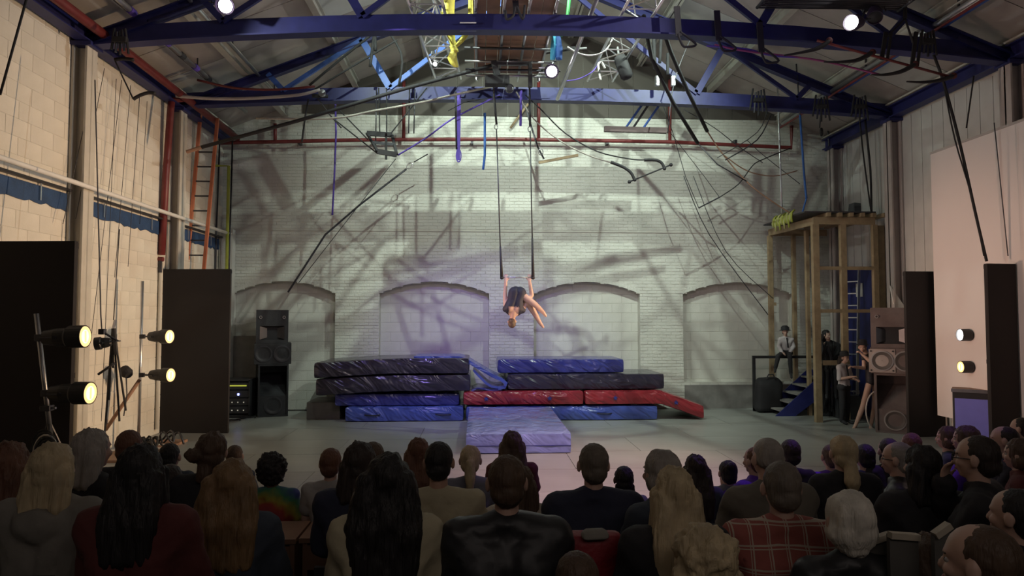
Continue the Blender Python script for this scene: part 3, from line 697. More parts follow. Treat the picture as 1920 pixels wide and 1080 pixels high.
par_can('warm lamp low on the far right stand', P_(1824, 688, YR2 - .2), (-1, .08, .0), 0.40, 0.10, clamp=P_(1846, 690, YR2), grp=gr_)
# top lamps
gt = 'lamps hung from the roof trusses'
par_can('white glaring lamp on the front truss, upper left', P_(418, 10, 9.5), (.55, -.7, -.38), 0.28, 0.12, lens=m_lensw, can=m_canp, clamp=P_(398, -12, 9.75), bars=False, grp=gt)
par_can('white glaring lamp on the front truss, upper right', P_(1604, 42, 9.5), (-.75, -.5, -.25), 0.30, 0.12, lens=m_lensw, can=m_canp, clamp=P_(1622, 18, 9.75), bars=False, grp=gt)
par_can('unlit violet lamp right of the glaring upper right one', P_(1640, 24, 9.6), (-.3, -.5, -.7), 0.30, 0.11, lens=m_bplas, can=m_canp, clamp=P_(1646, -5, 9.8), bars=False, grp=gt)
par_can('white glaring lamp at roof centre beside the scaffold walkway', P_(1033, 133, 11.6), (.03, -.75, -.35), 0.26, 0.125, lens=m_lensw, can=m_canp, clamp=P_(1040, 112, 11.8), bars=False, grp=gt)
par_can('small white lamp hanging at the end of the left lattice truss', P_(815, 122, 12.3), (.1, -.7, -.1), 0.2, 0.06, lens=m_lensw, clamp=P_(812, 100, 12.4), bars=False, grp=gt)
par_can('small dark lamp hanging on a chain by the far left flat', P_(193, 643, 8.6), (-.8, -.2, -.1), 0.17, 0.08, lens=m_bplas, clamp=P_(192, 622, 8.6), bars=False)
tag(MB().tube([W(191, 620, 8.6), W(189, 590, 8.6), W(178, 150, 8.9)], .008, 6).build('chain', m_dsteel), 'thin chain holding the small dark lamp by the left wall', 'chain')
# light sources of the side lamps
spot('side_beam', (W(335, 631, YL2 - .2)), (8.3, 11.0, 2.3), 1900, (1.0, 0.60, 0.42), 27, 1.0, 0.08)
spot('side_beam', (W(165, 650, YL - .1)), (8.4, 9.8, 3.4), 700, (1.0, 0.60, 0.46), 44, 0.9, 0.08)
spot('side_beam', (W(1790, 628, YR2 - .4)), (-5.9, 10.9, 2.9), 2900, (1.0, 0.68, 0.42), 40, 1.0, 0.05)
spot('side_beam', (W(1795, 690, YR2 - .4)), (-5.9, 9.6, 2.3), 1700, WARM, 48, 0.9, 0.05)
spot('roof_lamp_beam', (W(1035, 150, 11.2)), (1.5, 8.0, 0.0), 60, (1.0, 0.92, 0.85), 90, 0.8, 0.08)
# ---- white screen on right wall, sail
p = WX(1745, 290, XR - .33)
t = thing('projection_screen', 'large white screen hung on the right wall', 'screen', (XR - .33, 8, 1))
MB().bb(XR - .335, XR - .322, 4.0, p.y, 0.4, p.z).build('cloth', m_screen, t)
MB().bb(XR - .345, XR - .31, 4.0, p.y, p.z, p.z + .04).build('batten', m_colr, t)
sp_ = [W(1669, 535, 12.9), W(1699, 578, 12.9), W(1699, 640, 12.9), W(1690, 640, 12.9)]
tag(MB().prism(sp_, 'y', (0, .03, 0)).build('white_fin', m_white), 'pointed white fin standing behind the right loudspeaker stack', 'sail')
# ---- timber tower at the right
TYf = 13.45; tz = Z_(421, TYf, 1530)
tw = thing('timber_tower', 'pine timber scaffold tower with a deck, right of the back wall', 'scaffold tower', (7.6, 14.4, 0))
def post(x, y, z0=0, z1=None, a=.09, b_=.09, nm='post'): MB().bb(x - a / 2, x + a / 2, y - b_ / 2, y + b_ / 2, z0, (tz if z1 is None else z1)).build(nm, m_wood, tw)
xa = W(1531, 600, TYf).x; xb_ = W(1446, 600, 15.35).x
post(xa, TYf, a=.13, b_=.10); post(W(1583, 600, TYf).x, TYf, a=.12); post(W(1643, 600, TYf).x, TYf, z1=tz, z0=2.3, a=.10); post(W(1655, 600, TYf + .1).x, TYf + .12, a=.14)
post(xb_, 15.35, a=.10); post(W(1490, 600, 15.3).x, 15.3, a=.08); post(W(1515, 600, 14.4).x, 14.4, a=.07); post(W(1570, 600, 15.3).x, 15.3, a=.07); post(W(1600, 600, 15.3).x, 15.3, a=.06)
for py, zz in ((503, None), (583, None)):
    z = Z_(py, TYf, 1560)
    MB().bb(xa, XR - .3, TYf - .04, TYf + .0, z - .035, z + .035).build('rail', m_wood, tw)
z = Z_(570, 15.3, 1480); MB().bb(xb_, xa, 15.3, 15.34, z - .035, z + .035).build('rail', m_wood, tw)
z = Z_(680, TYf, 1580); MB().bb(xa + .1, W(1590, 600, TYf).x, TYf - .04, TYf, z - .05, z + .05).build('rail', m_wood, tw)
MB().bb(xa - .05, XR - .3, TYf - .05, TYf + .0, tz, tz + .15).build('front_beam', m_wood, tw)
MB().bar((xa, TYf, tz + .07), (xb_, 15.38, tz + .07), .05, .15).build('side_beam', m_wood, tw)
MB().bb(xb_, XR - .3, 15.33, 15.38, tz, tz + .15).build('back_beam', m_wood, tw)
MB().bar((xa + .1, TYf, tz - .6), (xa + .55, TYf, tz), .05, .05, up=(0, 1, 0)).build('knee_brace', m_wood, tw) if 0 else None
for k in range(6):
    x = xa + .25 + k * .24; MB().bb(x - .04, x + .04, TYf - .12, 15.3, tz + .155, tz + .235).build('joist', m_wood, tw)
pts = [(xb_ - .12, 15.42, tz + .24), (xa - .25, TYf - .08, tz + .24), (XR - .3, TYf - .08, tz + .24), (XR - .3, 15.42, tz + .24)]
MB().prism(pts, 'z', (0, 0, .03)).build('deck', m_dsteel, tw)
t = thing('net_bundle', 'yellow net bundle folded over the edge of the tower deck', 'net', W(1490, 422, 14.3))
for k in range(14):
    f_ = .32 + k * .035; c = V((xb_ - .12, 15.42, 0)).lerp(V((xa - .25, TYf - .08, 0)), f_); c.z = tz + .31 + .03 * math.sin(k * 2.1); c.x -= .01
    MB().tube([c + V((.02, 0, .03)), c + V((-.05, -.02, -.02)), c + V((-.07, -.03, -.13)), c + V((-.05, -.03, -.2 - .04 * (k % 3)))], .022, 6).build('fold', m_yg if k % 2 else mat('pale_yellow_net', (0.42, 0.42, 0.16), 0.8), t, smooth=True)
t = thing('monitor_speaker', 'small dark grey monitor speaker standing on the tower deck', 'speaker', W(1605, 405, 14.5))
c = W(1605, 400, 14.5); zb = tz + .275
MB().prism([(c.x - .14, 14.4, zb), (c.x + .14, 14.4, zb), (c.x + .11, 14.4, zb + .34), (c.x - .09, 14.4, zb + .36)], 'y', (0, .22, 0)).build('cabinet', mat('mid_grey', (0.10, 0.11, 0.12), 0.6), t)
MB().bb(c.x - .08, c.x + .07, 14.385, 14.40, zb + .06, zb + .28).build('grille', m_dsteel, t)
# blue door with a ladder behind the tower
t = thing('blue_board', 'tall dark blue board standing against the right wall inside the tower', 'board', (XR - .06, 14.4, 0))
MB().bb(XR - .07, XR - .03, 13.75, 14.95, 0, 3.25).build('board', mat('deep_blue_board', (0.02, 0.025, 0.13), 0.5), t)
MB().bb(XR - .08, XR - .07, 14.3, 14.55, 2.6, 2.9).build('notice', m_mortar, t)
t = thing('step_ladder', 'aluminium ladder leaning in the tower in front of the blue board', 'ladder', W(1635, 760, 14.6))
a0_, a1_ = V((8.15, 14.6, 3.2)), V((7.85, 14.3, 0.02)); b0_, b1_ = V((8.33, 14.25, 3.2)), V((8.03, 13.95, 0.02))
for q0, q1 in ((a0_, a1_), (b0_, b1_)): MB().bar(q0, q1, .05, .03, up=(0, 1, 0)).build('stile', m_alu, t)
for k in range(1, 12):
    f_ = k / 12; MB().bar(a0_.lerp(a1_, f_), b0_.lerp(b1_, f_), .035, .025).build('rung', m_alu, t)
# blue steps
t = thing('stage_steps', 'blue sided steps with grey treads at the foot of the tower', 'steps', W(1490, 770, 14.6))
for k in range(5):
    x = W(1453 + 17 * k, 600, 14.5).x; z = .10 + k * .17
    MB().bb(x - .02, x + .42, 14.3, 15.0, z, z + .035).build('tread', mat('grey_tread', (0.22, 0.21, 0.2), 0.8), t)
for y in (14.28, 15.02):
    x = W(1453, 600, 14.5).x; x5 = W(1453 + 17 * 5, 600, 14.5).x
    MB().prism([(x - .12, y, 0), (x + .32, y, 0), (x5 + .3, y, .72), (x5 + .3, y, .95), (x5 - .05, y, .95)], 'y', (0, .025, 0)).build('stringer', mat('royal_blue_paint', (0.02, 0.025, 0.14), 0.5), t)
# black rail
t = thing('black_railing', 'black square railing against the back wall left of the tower', 'railing', W(1420, 765, 15.2))
zr = Z_(667, 15.1, 1420); xr0 = W(1410, 600, 15.1).x; xr1 = W(1535, 600, 15.1).x
MB().bb(xr0, xr1, 15.08, 15.14, zr - .06, zr).build('top_rail', m_black, t)
for x in (xr0 + .03, xr1): MB().bb(x - .03, x + .03, 15.08, 15.14, 0, zr - .06).build('post', m_black, t)
MB().bb(xr0, xr1 - .2, 15.08, 15.12, .02, .07).build('bottom_rail', m_black, t)
c = W(1440, 735, 14.9)
t = thing('equipment_bag', 'black soft equipment bag slumped between railing and post', 'bag', (c.x, 14.85, 0))
softbox(c.x - .32, c.x + .32, 14.72, 15.05, 0, .78, .16, .06, lambda p: p + V((.04 * noise.noise(p * 3), .03 * noise.noise(p * 4), .05 * noise.noise(p * 2.5 + V((5, 0, 0)))))).build('body', m_black, t, smooth=True)
MB().tube([(c.x - .1, 14.75, .76), (c.x - .05, 14.74, .86), (c.x + .06, 14.74, .86), (c.x + .1, 14.75, .76)], .015, 6).build('handle', m_bplas, t)
# clutter under the tower
c = W(1606, 750, 14.0); t = thing('gas_cylinder', 'small grey gas cylinder on the floor inside the tower', 'cylinder', (c.x, 14.0, 0))
MB().lathe([(.09, 0), (.10, .02), (.10, .36), (.08, .43), (.04, .46), (.04, .5)], (c.x, 14.0, .0), (0, 0, 1), 18).build('body', mat('grey_green', (0.16, 0.18, 0.16), 0.5), t, smooth=True)
MB().tube([(c.x - .06, 14, .5), (c.x - .06, 14, .58), (c.x + .06, 14, .58), (c.x + .06, 14, .5)], .012, 6).build('guard', m_steel, t)
t = thing('cable_bunch', 'bunch of black cables hanging inside the timber tower', 'cable', W(1553, 780, 13.9))
for k in range(9):
    a = W(1541 + k * 3, 640 + (k * 7) % 12, 13.9 + .03 * k); b_ = W(1540 + (k * 5) % 26, 772 + k % 4, 13.9 + .03 * k)
    mid = a.lerp(b_, .5) + V((.10 * math.sin(k * 2.2), 0, 0)); mb = MB()
    pts = [a.lerp(mid, s / 5) + V((.03 * math.sin(s * 1.7 + k), 0, 0)) for s in range(6)] + [mid.lerp(b_, s / 5) for s in range(1, 6)]
    mb.tube(pts, .016 if k % 2 else .024, 6).build('cable', m_black if k != 4 else m_dsteel, t, smooth=True)
for k in range(2):
    x = W(1552 + 16 * k, 600, 14.3).x
    tag(MB().bb(x - .22, x + .16, 14.2 - .48 * k, 14.6 - .48 * k, 0, .62 - .12 * k).build('storage_box', m_bplas, bevel=.02), ['black storage box under the timber tower behind the cables', 'lower black storage box beside the gas cylinder'][k], 'box')
# ================================================================== PIPES, LADDER, RIGGING
def line(name, lab, cat, pts, r, mt, n=6, grp=None, smooth=True):
    o = tag(MB().tube(pts, r, n).build(name, mt, smooth=smooth), lab, cat, grp); return o
def pl(Y, *ps):
    out = []
    for p in ps:
        out.append(W(p[0], p[1], p[2] if len(p) > 2 else Y))
    return out
def smooth_pts(pts, k=4):
    out = []
    n = len(pts)
    for i in range(n - 1):
        p0, p1, p2, p3 = pts[max(i - 1, 0)], pts[i], pts[i + 1], pts[min(i + 2, n - 1)]
        for j in range(k):
            t = j / k; out.append(0.5 * ((2 * p1) + (p2 - p0) * t + (2 * p0 - 5 * p1 + 4 * p2 - p3) * t * t + (3 * p1 - p0 - 3 * p2 + p3) * t ** 3))
    out.append(pts[-1]); return out
YW = 15.36
t = thing('red_pipe', 'red steel pipe running level across the back wall with short risers', 'pipe', (1, YW, 6.2))
MB().tube(pl(YW, (412, 268), (700, 262), (960, 261), (1250, 266), (1484, 277), (1484, 236)), .045, 10).build('main_run', m_red, t, smooth=False)
for px, y0, y1 in ((516, 232, 266), (757, 150, 264), (1010, 150, 262), (1256, 150, 267)):
    MB().tube([W(px, y0, YW), W(px, y1, YW)], .04, 8).build('riser', m_red, t, smooth=True)
for px in (560, 700, 885, 1140, 1380):
    p = W(px, 264, YW); MB().bb(p.x - .03, p.x + .03, YW, YB - .02, p.z - .06, p.z + .03).build('pipe_bracket', m_dsteel, t)
line('eave_pipe', 'thick red pipe running along under the left eave', 'pipe', [(XL + .42, 4, 6.30), (XL + .42, 10, 6.30), (XL + .42, YW - .05, 6.22)], .07, m_red, 10)
t = thing('standpipe', 'red standpipe rising up the left wall with a valve at its foot', 'pipe', W(310, 480, 12.7))
sp = [W(322, 188, 12.6), W(320, 205, 12.6), W(311, 330, 12.6), W(303, 478, 12.6)]
MB().tube(sp, .062, 12).build('pipe', m_red, t, smooth=True)
MB().tube([sp[0], (XL + .42, 12.75, 6.28)], .05, 8).build('elbow', m_red, t)
p = W(301, 486, 12.6); MB().tube([p + V((-.14, 0, 0)), p + V((.05, 0, 0))], .045, 10).build('valve', m_red, t); MB().tube([p, p + V((0, 0, -.25))], .035, 8).build('drain', m_dsteel, t)
MB().tube([p + V((0, 0, -.25)), V((p.x, 12.6, 0.1))], .03, 8).build('lower_pipe', m_col, t)
# orange ladder
t = thing('wall_ladder', 'orange ladder rising up the left corner to the eave', 'ladder', W(370, 700, 13.9))
LY = 13.9
la, lb_ = (W(380, 168, LY), W(350, 508, LY)), (W(408, 222, LY), W(382, 508, LY))
def ext(p, q, z): return p + (q - p) * ((z - p.z) / (q.z - p.z))
MB().bar(la[0], ext(*la, 0.02), .06, .05, up=(0, 1, 0)).build('stile', m_orange, t); MB().bar(lb_[0], ext(*lb_, 0.02), .06, .05, up=(0, 1, 0)).build('stile', m_orange, t)
z = 5.55
while z > .2: MB().bar(ext(*la, z), ext(*lb_, z), .03, .03).build('rung', m_dsteel, t); z -= .305
line('conduit', 'yellow green conduit with a bend in the left corner behind the ladder', 'pipe', pl(15.1, (398, 311), (429, 311), (425, 510)) + [V((W(425, 510, 15.1).x, 15.1, .1))], .035, m_yg, 8, smooth=False)
for k, (px, tx, mt, lb) in enumerate(((436, 430, m_dsteel, 'thin dark pipe rising in the left corner, rightmost of two'), (412, 404, m_dsteel, 'thin dark pipe rising in the left corner beside the yellow green conduit'))):
    line('corner_pipe', lb, 'pipe', [W(px, 262, 15.2), W(tx, 480, 15.2), V((W(tx, 480, 15.2).x, 15.2, .05))], .02, mt)
# left eave cable tray
t = thing('cable_tray', 'pale cable tray with violet tape wraps along the left eave', 'cable tray', (XL + .85, 11, 6.6))
MB().tube([(XL + .85, 6, 6.62), (XL + .85, 14.6, 6.62)], .045, 8).build('tray_tube', m_alu, t, smooth=True)
MB().tube([(XL + .72, 6, 6.70), (XL + .72, 14.6, 6.70)], .03, 8).build('tray_tube', m_dsteel, t, smooth=True)
for k in range(9): MB().tube([(XL + .85, 9.2 + k * .55, 6.62), (XL + .85, 9.34 + k * .55, 6.62)], .056, 8).build('tape_wrap', m_purps if k % 2 else m_dsteel, t)
for k in range(5): MB().bar((XL + .85, 7 + k * 1.7, 6.6), (XL + .85, 7 + k * 1.7, roofz(XL + .85) - .01), .02, .02).build('hanger', m_dsteel, t)
# fluorescent/trunking runs under purlins
t = thing('light_trunking', 'long pale metal trunking with tube under the left roof slope', 'trunking', (-4.35, 11, 6.9))
MB().bb(-4.44, -4.32, 6, 14.9, 6.86, 6.92).build('trunking', m_purlin, t); MB().tube([(-4.30, 6, 6.84), (-4.30, 14.9, 6.84)], .03, 8).build('tube', m_alu, t, smooth=True)
for k in range(4): MB().bb(-4.39, -4.37, 7 + 2.4 * k, 7.03 + 2.4 * k, 6.92, roofz(-4.4) - .01).build('hanger', m_dsteel, t)
t = thing('light_trunking', 'long shiny metal tube with blue strip under the right roof slope', 'trunking', (7.1, 11, 6.7))
MB().tube([(7.12, 6, 6.72), (7.12, 15.2, 6.72)], .05, 10).build('tube', m_alu, t, smooth=True); MB().bb(7.19, 7.27, 6, 13, 6.68, 6.76).build('blue_strip', m_blue2, t)
MB().tube([(7.06, 6, 6.61), (7.06, 15.2, 6.61)], .022, 8).build('red_tube', m_red, t)
for k in range(4): MB().bb(7.11, 7.13, 7 + 2.4 * k, 7.03 + 2.4 * k, 6.77, roofz(7.12) - .01).build('hanger', m_dsteel, t)
# hanging white pole
line('hanging_pole', 'pale metal pole slanting down from the front truss at roof centre', 'pole', [W(1122, -10, 9.7), W(1045, 186, 12.3)], .035, m_alu, 10)
# ---- walkway of boards and tubes at roof centre
t = thing('scaffold_walkway', 'brown board walkway on scaffold tubes hung at roof centre', 'walkway', (.6, 11.2, 6.7))
wz = 6.86; wx0, wx1 = W(886, 40, 9.95).x, W(1043, 40, 9.95).x
for k in range(6):
    x0 = wx0 + (wx1 - wx0) * k / 6 + .006; x1 = wx0 + (wx1 - wx0) * (k + 1) / 6 - .006
    for j in range(2): MB().bb(x0, x1, 9.6 + j * 1.55, 11.14 + j * 1.55, wz, wz + .035).build('board', m_ply, t)
for px in (892, 945, 992, 1041): x = W(px, 40, 9.95).x; MB().tube([(x, 9.6, wz - .03), (x, 13.0, wz - .03)], .026, 8).build('ledger', m_steel, t, smooth=True)
for k, y in enumerate((10.3, 10.62, 11.3, 11.9, 12.3, 12.6)): MB().tube([(wx0 - .16, y, wz - .08), (wx1 + .16, y, wz - .08)], .024, 8).build('transom', m_steel if k % 2 else m_dsteel, t, smooth=True)
for px in (892, 1041):
    for y in (9.9, 12.8):
        x = W(px, 40, 9.95).x; MB().tube([(x, y, wz - .1), (x, y, wz + 1.3)], .024, 8).build('standard', m_steel, t)
for k in range(3): p = W(1010, 118 + 9 * k, 12.2); MB().tube([p, p + V((.17, 0, 0))], .016, 6).build('tube_end', m_alu, t)
for py in (43, 57): MB().tube([W(862, py, 9.9), W(893, py, 9.9)], .014, 6).build('tube_end', m_alu, t)
t = thing('winch_box', 'black winch and clamp assembly at the near end of the trapeze ropes', 'winch', W(950, 160, 11.8))
p = W(932, 152, 11.8); MB().box(p, (.44, .2, .16)).build('body', m_black, t, bevel=.015)
p = W(930, 132, 11.8); MB().box(p, (.1, .1, .34), Matrix.Rotation(R(-15), 3, 'Y')).build('arm', m_bplas, t, bevel=.01)
MB().lathe([(.06, 0), (.08, .03), (.08, .08), (.05, .1), (.001, .1)], W(955, 168, 11.8), (0, -1, 0), 14).build('pulley', m_dsteel, t)
MB().box(W(994, 142, 11.8), (.07, .1, .42)).build('arm', m_bplas, t, bevel=.01)
MB().bar(W(925, 120, 11.8), W(996, 120, 11.8), .05, .05).build('cross_bar', m_dsteel, t)
# lattice trusses
def lattice(lab, x0, x1, z0, z1, y0, y1, mt, purple=False, skew=0):
    t = thing('lattice_truss', lab, 'lattice truss', ((x0 + x1) / 2, y0, z0), 'lattice trusses hung across the roof trusses')
    cs = [(x0, z0), (x1, z0), ((x0 + x1) / 2, z1)]; n = 7
    P = lambda c, y: V((c[0] + skew * (y - y0), y, c[1]))
    for c in cs: MB().tube([P(c, y0), P(c, y1)], .026, 8).build('chord', mt, t, smooth=True)
    for i in range(n):
        ya, yb_ = y0 + (y1 - y0) * i / n, y0 + (y1 - y0) * (i + 1) / n
        for a, b_ in ((0, 1), (1, 2), (2, 0)):
            p, q = (P(cs[a], ya), P(cs[b_], yb_)) if i % 2 else (P(cs[b_], ya), P(cs[a], yb_))
            MB().tube([p, q], .012, 5).build('lacing', mt, t)
        MB().tube([P(cs[0], ya), P(cs[1], ya)], .012, 5).build('lacing', mt, t)
    return t
xa_ = W(765, 40, 9.95).x; lattice('silver lattice truss left of the scaffold walkway', xa_, xa_ + .5, 6.82, 7.3, 9.3, 12.9, m_alu, skew=.06)
xa_ = W(1178, 40, 9.95).x; lattice('silver lattice truss right of the scaffold walkway', xa_ - .08, xa_ + .42, 6.82, 7.3, 9.3, 12.9, m_alu, skew=-.02)
xa_ = W(1395, 10, 9.6).x; lattice('dark lattice truss behind the front roof truss, upper right', 4.2, 6.4, 6.85, 7.2, 9.35, 9.75, m_dsteel)
# long black boom
t = thing('black_boom', 'long black padded boom slanting up from the left corner to roof centre', 'boom', W(720, 180, 12.0))
MB().tube(pl(12.0, (378, 276), (560, 226), (760, 166), (1000, 102), (1078, 90)), .033, 10).build('boom', m_black, t, smooth=True)
MB().tube([W(350, 285, 12.0), W(378, 276, 12.0)], .034, 8).build('end_cap', m_ply, t)
MB().tube([W(1065, 93, 12.0), W(1100, 90, 12.0)], .02, 8).build('end_spigot', m_alu, t)
# ---- main trapeze
AY = 11.9
t = thing('trapeze', 'trapeze on two long ropes with black sleeves, held by the aerialist', 'trapeze', W(970, 521, AY))
for s_, a, b_, c in ((0, (926, 176), (931, 258), (938, 462)), (1, (993, 178), (994, 262), (998, 446))):
    MB().tube([W(*a, AY), W(a[0], 130, AY)], .016, 8).build('upper_rope', m_brope, t, smooth=True)
    MB().tube([W(*a, AY), W(b_[0], b_[1] - 25, AY)], .02, 8).build('upper_sleeve', m_black, t, smooth=True)
    p = W(b_[0] - 1, b_[1] - 20, AY); MB().tube([p + V((.03 * math.cos(k), 0, .045 * math.sin(k))) for k in [i * .6 for i in range(11)]], .008, 6).build('shackle', m_steel, t)
    MB().tube([W(b_[0], b_[1] - 15, AY), W(*c, AY)], .011, 8).build('rope', m_dsteel, t, smooth=True)
    e = (941, 521) if s_ == 0 else (999.5, 521)
    MB().tube([W(c[0], c[1], AY), W((c[0] + e[0]) / 2, (c[1] + e[1]) / 2, AY), W(*e, AY)], .016, 10, .03).build('sleeve', m_black, t, smooth=True)
    MB().ell(W(e[0], e[1], AY), (.034, .034, .03)).build('bar_end', m_black, t, smooth=True)
MB().tube([W(941, 520, AY), W(1000, 520, AY)], .014, 10).build('bar', m_steel, t, smooth=True)
# ---- stowed trapezes
t = thing('trapeze', 'stowed trapeze pulled aside to the right, bar tilted below the red pipe', 'trapeze', W(1215, 322, 12.6))
YT = 12.6
MB().tube(smooth_pts(pl(YT, (968, 172), (1000, 222), (1050, 264), (1100, 290), (1150, 306))), .014, 7).build('rope', m_rope, t, smooth=True)
MB().tube(smooth_pts(pl(YT, (1145, 304), (1168, 313), (1183, 324), (1190, 338))), .03, 8).build('sleeve', m_black, t, smooth=True)
MB().tube(smooth_pts(pl(YT, (985, 178), (1015, 206), (1060, 250), (1120, 284), (1180, 298), (1207, 300))), .013, 7).build('rope', m_brope, t, smooth=True)
MB().tube(smooth_pts(pl(YT, (1208, 300), (1228, 300), (1240, 305), (1246, 316))), .03, 8).build('sleeve', m_black, t, smooth=True)
MB().tube([W(1180, 341, YT), W(1258, 309, YT)], .014, 8).build('bar', m_black, t, smooth=True)
for q in ((1180, 341), (1190, 337), (1246, 316), (1258, 309)): MB().ell(W(*q, YT), (.035, .035, .035)).build('bar_end', m_black, t, smooth=True)
t = thing('trapeze', 'thin stowed trapeze hanging lowest at right, above the timber tower', 'trapeze', W(1330, 385, 14))
MB().tube([W(1310, 390, 14), W(1349, 370, 14)], .016, 6).build('bar', m_dsteel, t)
MB().tube(smooth_pts(pl(14, (1349, 370), (1385, 345), (1410, 312), (1428, 300), (1482, 278))), .012, 6).build('rope', m_brope, t, smooth=True)
MB().tube(pl(14, (1310, 390), (1285, 330), (1262, 250), (1240, 190)), .008, 5).build('rope', m_dsteel, t)
MB().tube(pl(14, (1349, 370), (1320, 330), (1250, 240)), .007, 5).build('rope', m_dsteel, t)
# frame platform hung left of centre
t = thing('hanging_platform', 'dark steel frame hung on black lines below the back truss, left of centre', 'rigging frame', W(715, 270, 12.8))
YH = 12.8
c_ = [W(688, 250, YH), W(735, 253, YH), W(744, 290, YH - .4), W(708, 284, YH - .4)]
for a, b_ in ((0, 1), (1, 2), (2, 3), (3, 0)): MB().bar(c_[a], c_[b_], .05, .09 if a in (0, 2) else .03).build('frame_bar', m_black, t)
MB().bar(c_[0].lerp(c_[3], .5), c_[1].lerp(c_[2], .5), .03, .05).build('frame_bar', m_dsteel, t)
MB().bar(W(724, 250, YH - .2), W(724, 299, YH - .2), .04, .04).build('centre_post', m_black, t)
for a, b_ in (((628, 198), (690, 262)), ((800, 165), (730, 254)), ((710, 165), (712, 250)), ((725, 165), (725, 250)), ((628, 225), (708, 288))): MB().tube([W(*a, YH), W(*b_, YH)], .013, 6).build('line', m_brope, t)
# ---- slack lines and other lines
L_ = line
L_('rope_line', 'violet rope rising to roof centre from the hanging frame', 'rope', smooth_pts(pl(12.8, (746, 291), (800, 258), (850, 222), (937, 178))), .016, m_purps)
L_('rope_line', 'black line running down left from the roof centre to the hanging frame', 'rope', pl(12.4, (840, 208), (870, 192), (938, 180)), .008, m_brope)
t = thing('tension_line', 'diagonal tension line with an oval link across the back wall, left', 'rope', W(700, 370, 14.8))
MB().tube(pl(14.8, (540, 548), (610, 440), (676, 383), (762, 317)), .022, 7).build('strap', m_dsteel, t)
c = W(768, 311, 14.8); d = (W(776, 304, 14.8) - W(760, 319, 14.8)); MB().tube([c + d * (.6 * math.cos(k * .5)) * .5 + V((-d.z, 0, d.x)).normalized() * .05 * math.sin(k * .5) for k in range(14)], .01, 6).build('oval_link', m_steel, t)
MB().tube(pl(14.8, (776, 304), (802, 289)), .012, 6).build('strap_end', m_dsteel, t)
L_('rope_line', 'thin line from the hanging frame down to the lower left of back wall', 'rope', pl(14.6, (742, 298), (680, 376), (560, 530)), .008, m_dsteel)
L_('rope_line', 'pale braided rope slung between the left rig clamp and roof centre', 'rope', smooth_pts(pl(12.3, (480, 222), (620, 222), (700, 208), (790, 192), (850, 178), (925, 162))), .02, m_rope)
L_('rope_line', 'long violet and dark hanging rope left on the back wall', 'rope', pl(14.6, (628, 168), (630, 250), (627, 330), (623, 403)), .022, m_purps)
t = thing('strap_loop', 'violet strap hanging in a long loop below the yellow silk', 'strap', W(860, 300, 12.6))
MB().bar(W(861, 172, 12.6), W(859, 300, 12.6), .07, .02).build('strap', m_purps, t); MB().bar(W(854, 172, 12.6), W(856, 280, 12.6), .035, .02).build('strap', m_brope, t)
c = W(860, 292, 12.6); MB().tube([c + V((.045 * math.cos(k * .5), 0, .12 * math.sin(k * .5))) for k in range(14)], .012, 6).build('loop', m_purps, t)
L_('strap', 'blue strap hanging left of the trapeze ropes', 'strap', pl(12.4, (909, 212), (909, 290), (906, 318)), .024, m_blues)
L_('strap', 'short violet strap hanging between the trapeze ropes', 'strap', pl(12.4, (977, 170), (976, 236)), .024, m_purps)
for k, (mt, lb, ps) in enumerate((
    (m_brope, 'thick black strap slanting down right from the front truss, left of a pair', ((1207, 30, 10), (1222, 110, 11), (1262, 192, 12), (1308, 268, 12.8))),
    (m_brope, 'thick black strap slanting down right from the front truss, right of a pair', ((1237, 35, 10), (1257, 95, 11), (1290, 172, 12), (1326, 246, 12.8))))):
    L_('strap', lb, 'strap', pl(12, *ps), .036, mt, 7)
L_('rope_line', 'dark line carrying on from the left thick strap toward the timber tower', 'rope', pl(13.6, (1308, 268), (1345, 308), (1400, 340)), .012, m_dsteel)
L_('rope_line', 'dark line carrying on from the right thick strap down to the tower deck', 'rope', smooth_pts(pl(13.9, (1326, 246), (1356, 290), (1410, 350), (1488, 404))), .014, m_ply)
for k, (ps, mt, r_, lb) in enumerate((
    (((1225, 60), (1228, 130)), m_brope, .035, 'short black sleeve hanging behind the right lattice truss'),
    (((1240, 60), (1237, 118)), m_brope, .03, 'second short black sleeve hanging behind the right lattice truss'),
    (((1252, 100), (1252, 140)), m_brope, .03, 'third short black sleeve below the black pulley bag'),
    (((702, 60), (694, 125)), m_brope, .028, 'long black sleeve hanging left of the left lattice truss'),
    (((711, 35), (752, 100), (748, 160)), m_brope, .022, 'bent black cable left of the left lattice truss'),
    (((703, 60), (640, 110), (580, 160)), m_brope, .022, 'black cable slanting down left behind the blue truss braces, upper'),
    (((745, 75), (660, 125), (590, 168)), m_brope, .018, 'black cable slanting down left behind the blue truss braces, lower'),
    (((703, 60), (704, 95)), m_brope, .03, 'small black sleeve hanging beside the bright blue brace'),
    (((1300, 60), (1265, 150), (1252, 250)), m_dsteel, .01, 'thin wire behind the thick strap pair'))):
    L_('sling', lb, 'sling', smooth_pts(pl(12.4, *ps)), r_, mt, 7)
for k, (px, lb) in enumerate(((706, 'thin grey dropper left of the hanging frame'), (768, 'thin grey dropper above the hanging frame, left one'), (778, 'thin grey dropper above the hanging frame, right one'))):
    L_('dropper', lb, 'wire', [W(px, 168, 12.9), W(px - 2, 250 if k else 285, 12.9)], .013, m_dsteel)
t = thing('clamp_assembly', 'steel clamp cluster under the back truss, left of centre', 'clamp', W(600, 172, 12.8))
MB().box(W(600, 180, 12.8), (.3, .06, .06)).build('bar', m_black, t, bevel=.01); MB().lathe([(.05, 0), (.07, .02), (.07, .07), (.001, .08)], W(605, 176, 12.7), (0, -1, 0), 14).build('wheel', m_steel, t)
